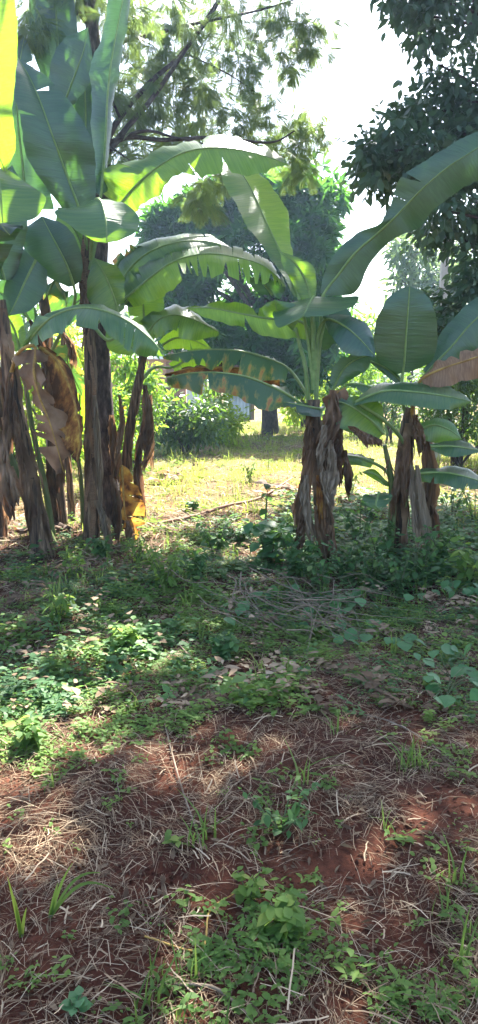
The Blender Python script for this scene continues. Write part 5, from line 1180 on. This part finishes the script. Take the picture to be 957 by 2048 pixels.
for k_ in range(42):
    x0, y0 = random.gauss(470, 60), random.gauss(1215, 22); x1, y1 = x0 + random.uniform(60, 330), y0 + random.uniform(-25, 75)
    if random.random() < .3: x0, y0, x1, y1 = random.uniform(560, 680), random.uniform(1180, 1300), random.uniform(600, 820), random.uniform(1180, 1330)
    p0, p1 = G(x0, y0) + [0, 0, random.uniform(.05, .28)], G(x1, y1) + [0, 0, random.uniform(.01, .1)]
    m_ = (p0 + p1) / 2 + rng.normal(size=3) * .05; m2_ = p0 + (p1 - p0) * .25 + rng.normal(size=3) * .03; tk = random.choice([.6, .8, 1, 1.6]); V, Fq, uv = tube([p0, m2_, m_, p1], [.0035 * tk, .003 * tk, .0025 * tk, .001], 4, 12, cap=True); g1.add(V, Fq, random.random(), uv)
    for f_ in range(random.randint(0, 3)):
        q0 = catmull([p0, m2_, m_, p1], [random.uniform(.2, .9)])[0]; q1 = q0 + (p1 - p0) * random.uniform(.1, .3) + rng.normal(size=3) * .06; V, Fq, uv = tube([q0, (q0 + q1) / 2 + rng.normal(size=3) * .01, q1], [.002, .0015, .0008], 4, 6); g1.add(V, Fq, random.random(), uv)
tagm(g1.obj('brush_pile', M_TWIG, None, b_), 'heap of thin bare dry twigs lying across the weeds in the middle', 'brush')
# heap of brown leaves in the sunlit gap
def leafheap(px, py, n, w, label, kinds=('tan', 'brown')):
    b_ = G(px, py); o = thing('dead_leaf_heap', label, 'leaf heap', b_)
    for k_ in range(n):
        cx, cy = px + random.uniform(-w, w), py + random.uniform(-14, 14); a_ = random.uniform(-.5, .5); M_, L_, R_ = [], [], []
        c0 = G(cx, cy); ln = random.uniform(.25, .55)
        for i_ in range(5):
            t = i_ / 4 - .5; p_ = c0 + np.array([math.cos(a_) * t * ln, math.sin(a_) * t * ln, .05 + .06 * random.random()]); wv = np.array([-math.sin(a_), math.cos(a_), random.uniform(-.5, .5)]) * .07 * math.sin(math.pi * (t * .8 + .5))
            M_.append(p_); L_.append(p_ + wv); R_.append(p_ - wv)
        g3, _, _ = blade_geo(None, .2, .6, .8, nv=3, world=(np.array(M_), np.array(L_), np.array(R_)), seedv=k_ + int(px)); g3.obj('dead_leaf', MB[random.choice(kinds)], o)
leafheap(560, 985, 9, 50, 'heap of reddish-brown dead banana leaves in the sun left of the centre banana plant')
leafheap(60, 1075, 6, 50, 'dead brown leaves heaped around the frayed stem at left', ('brown', 'pale'))
leafheap(710, 1010, 4, 30, 'curled brown dead leaf behind the two right banana stems', ('brown',))
leafheap(330, 960, 5, 40, 'low heap of brown cut stalks and leaves in the field edge', ('tan', 'brown'))

# ---------------------------------------------------------------- buildings, pole, wall
hx = P(370, 780, 29.0); hz = P(330, 706, 29.0)[2]
hs = thing('brick_house', 'small brick house with pale roof, mostly hidden behind banana leaves', 'house', (hx[0] - 1.2, 31, 0))
def bpart(name, boxes, mat, parent, smooth=False):
    g1 = Geo()
    for bx in boxes: V, Fq = box(*bx); g1.add(V, Fq)
    return g1.obj(name, mat, parent, smooth=smooth)
wx = P(322, 750, 29)[0]; wx2 = P(372, 750, 29)[0]; mid = (wx + wx2) / 2 - 1.0
zt = P(340, 716, 29)[2]
bpart('wall', [((mid, 31, zt / 2), (wx2 - wx + 2, 4, zt))], M_BRICK, hs)
bpart('gable_board', [((P(336, 700, 28.9)[0], 28.93, P(336, 697, 28.9)[2]), (.75, .12, .45))], M_WOOD, hs)
bpart('frame', [((P(336, 700, 28.8)[0], 28.85, P(336, 706, 28.8)[2]), (.82, .05, .05)), ((P(336, 700, 28.8)[0], 28.85, P(336, 692, 28.8)[2]), (.7, .05, .04)), ((P(330, 700, 28.8)[0], 28.85, P(336, 698, 28.8)[2]), (.05, .05, .35))], M_WOOD, hs)
g1 = Geo(); zr = P(336, 678, 28.6)[2]; V = np.array([[mid - 2, 28.6, zt - .05], [mid + 1.9, 28.6, zt - .05], [mid + 1.9, 31, zt + 1.1], [mid - 2, 31, zt + 1.1], [mid - 2, 33.4, zt - .05], [mid + 1.9, 33.4, zt - .05]])
V = np.vstack([V, V + [0, 0, .05]]); Fq = [[0, 1, 2, 3], [3, 2, 5, 4], [6, 9, 8, 7], [9, 10, 11, 8], [0, 6, 7, 1], [4, 5, 11, 10], [1, 7, 8, 2], [2, 8, 11, 5], [0, 3, 9, 6], [3, 4, 10, 9]]; g1.add(V, Fq); g1.obj('roof', M_ROOFW, hs, smooth=False)
bpart('door', [((P(352, 770, 28.9)[0], 28.97, .95), (.7, .06, 1.9))], M_WOOD, hs)
def corr(name, x0, x1, y, z0, z1, mat, parent, axis=0):
    n_ = int((x1 - x0) / .02); xs_ = np.linspace(x0, x1, n_); dd = .018 * np.sin(xs_ * 2 * math.pi / .12); V = []
    for th in (0, .004):
        for z_ in (z0, z1): V.append(np.stack([xs_, y + dd + th, np.full(n_, z_)], -1) if axis == 0 else np.stack([y + dd + th, xs_, np.full(n_, z_)], -1))
    V = np.vstack(V); i_ = np.arange(n_ - 1); Fq = np.vstack([np.stack([i_, i_ + 1, i_ + n_ + 1, i_ + n_], -1), np.stack([i_ + 2 * n_, i_ + 3 * n_, i_ + 3 * n_ + 1, i_ + 2 * n_ + 1], -1), np.stack([i_ + n_, i_ + n_ + 1, i_ + 3 * n_ + 1, i_ + 3 * n_], -1)])
    return mesh_obj(name, V, Fq, mat, parent, smooth=True)
sx0, sx1 = P(456, 800, 25)[0], P(503, 800, 25)[0]; sz = P(480, 772, 25)[2]
sh = thing('tin_shed', 'grey corrugated iron shed beyond the field, left of the mango trunk', 'shed', ((sx0 + sx1) / 2, 25.6, 0))
corr('front_wall', sx0, sx1, 25, 0, sz, M_TIN, sh); corr('side_wall', 25.0, 26.4, sx1, 0, sz, M_TIN, sh, 1); corr('side_wall', 25.0, 26.4, sx0, 0, sz, M_TIN, sh, 1); corr('back_wall', sx0, sx1, 26.4, 0, sz, M_TIN, sh)
bpart('corner_post', [((sx1 + .05, 24.95, sz / 2), (.10, .10, sz))], M_TWIG, sh)
bpart('roof', [(((sx0 + sx1) / 2, 25.7, sz + .04), (sx1 - sx0 + .3, 1.8, .05))], M_TIN, sh)
fx0, fx1 = P(374, 780, 27)[0], P(410, 780, 27)[0]; fz = P(390, 764, 27)[2]
fn = thing('tin_hut', 'bluish-white tin lean-to between brick house and corrugated shed', 'shed', ((fx0 + fx1) / 2, 27.5, 0))
bpart('wall', [(((fx0 + fx1) / 2, 27.5, fz / 2), (fx1 - fx0, 1.0, fz))], M_TINW, fn)
bpart('post', [((fx1 + .04, 26.95, fz / 2 + .1), (.08, .08, fz + .2))], M_TWIG, fn)
bpart('roof', [(((fx0 + fx1) / 2, 27.5, fz + .03), (fx1 - fx0 + .4, 1.4, .05))], M_TIN, fn)
ov = thing('grey_roofed_hut', 'hut with a grey sheet roof glimpsed behind the left banana stems', 'hut', (P(110, 720, 20)[0], 20, 0))
a0 = P(95, 720, 20); a1 = P(150, 735, 20)
bpart('wall', [(((a0[0] + a1[0]) / 2, 20.8, a1[2] / 2), (a1[0] - a0[0], 1.4, a1[2]))], M_STONE, ov)
g1 = Geo(); V = np.array([[a0[0] - .2, 19.8, P(0, 745, 20)[2]], [a1[0] + .3, 19.8, P(0, 742, 20)[2]], [a1[0], 20.8, P(0, 700, 20)[2]], [a0[0], 20.8, P(0, 700, 20)[2]], [a0[0] - .2, 21.8, P(0, 745, 20)[2]], [a1[0] + .3, 21.8, P(0, 742, 20)[2]]]); V = np.vstack([V, V + [0, 0, .04]])
g1.add(V, [[0, 1, 2, 3], [3, 2, 5, 4], [6, 9, 8, 7], [9, 10, 11, 8], [0, 6, 7, 1], [4, 5, 11, 10], [1, 7, 8, 2], [2, 8, 11, 5], [0, 3, 9, 6], [3, 4, 10, 9]]); g1.obj('roof', M_TIN, ov, smooth=False)
# pole
pb = P(897, 800, 13.5); pt = P(897, 380, 13.5); g1 = Geo(); r0 = 7.5 * 13.5 / F_PX
V = []; 
for z_, s_ in ((-.1, 1.15), (pt[2], .85)):
    for (ax, ay) in ((-1, -.75), (-.75, -1), (.75, -1), (1, -.75), (1, .75), (.75, 1), (-.75, 1), (-1, .75)): V.append([pt[0] + ax * r0 * s_, 13.5 + ay * r0 * s_, z_])
g1.add(V, [[i_, (i_ + 1) % 8, 8 + (i_ + 1) % 8, 8 + i_] for i_ in range(8)] + [[8, 9, 10, 11], [8, 11, 12, 15], [12, 13, 14, 15]])
o = g1.obj('utility_pole', M_CONC, None, (pt[0], 13.5, 0), smooth=False); tagm(o, 'pale grey concrete pole rising behind the dark leaves at right', 'pole')
# block wall at left edge
wb = thing('block_wall', 'broken wall of grey stone blocks at the left edge behind the stems', 'wall', (P(0, 950, 8.8)[0], 8.8, 0))
bl = []
for row in range(4):
    for cc in range(4 - (row > 2)):
        xx = P(18, 900, 8.8)[0] - .38 * cc - (.1 if row % 2 else 0) - .19; bl.append(((xx, 8.8 + random.uniform(-.01, .01), .12 + row * .215), (.37, .2, .205), random.uniform(-.03, .03)))
bpart('blocks', bl, M_STONE, wb)
# ---------------------------------------------------------------- light, sky, air
w = bpy.data.worlds.new("World"); scene.world = w; w.use_nodes = True; nt = w.node_tree
bg = nt.nodes["Background"]; sky = nt.nodes.new("ShaderNodeTexSky"); sky.sky_type = 'NISHITA'; sky.sun_disc = False
sky.sun_elevation = SUN_EL; sky.sun_rotation = SUN_AZ; sky.air_density = 1.0; sky.dust_density = 2.5; sky.altitude = 300
nt.links.new(sky.outputs[0], bg.inputs[0]); bg.inputs[1].default_value = SKY_S
ld = bpy.data.lights.new("sun", 'SUN'); ld.energy = SUN_E; ld.angle = R(.53); ld.color = (1, .95, .86)
lo = bpy.data.objects.new("sun", ld); COL.objects.link(lo); lo.rotation_euler = Vector(SUN).to_track_quat('Z', 'Y').to_euler(); lo.location = (0, 0, 30)
vs = scene.view_settings; vs.view_transform = 'Standard'; vs.look = 'None'; vs.gamma = 1; vs.use_curve_mapping = False; vs.exposure = EXPO
if HAZE > 0:  # added haze stands in for the veiling glare of the sun
    m, nt, out = new_mat("air"); pv = nt.nodes.new("ShaderNodeVolumePrincipled"); pv.inputs["Color"].default_value = (.50, .72, 1, 1)
    pv.inputs["Density"].default_value = HAZE; pv.inputs["Anisotropy"].default_value = .6; nt.links.new(pv.outputs[0], out.inputs["Volume"])
    V, Fq = box((0, 160, 7.5), (560, 345, 19)); o = mesh_obj('haze', V, Fq, m, None, (0, 160, 7.5), smooth=False); o["kind"] = "stuff"; o["label"] = "thin bluish haze added in place of the veiling sun glare"; o["category"] = "haze"
cy = scene.cycles
cy.max_bounces = 8; cy.transparent_max_bounces = 8; cy.diffuse_bounces = 4; cy.glossy_bounces = 2; cy.transmission_bounces = 4; cy.volume_bounces = 1
cy.use_denoising = True; cy.caustics_reflective = False; cy.caustics_refractive = False; cy.sample_clamp_indirect = 6
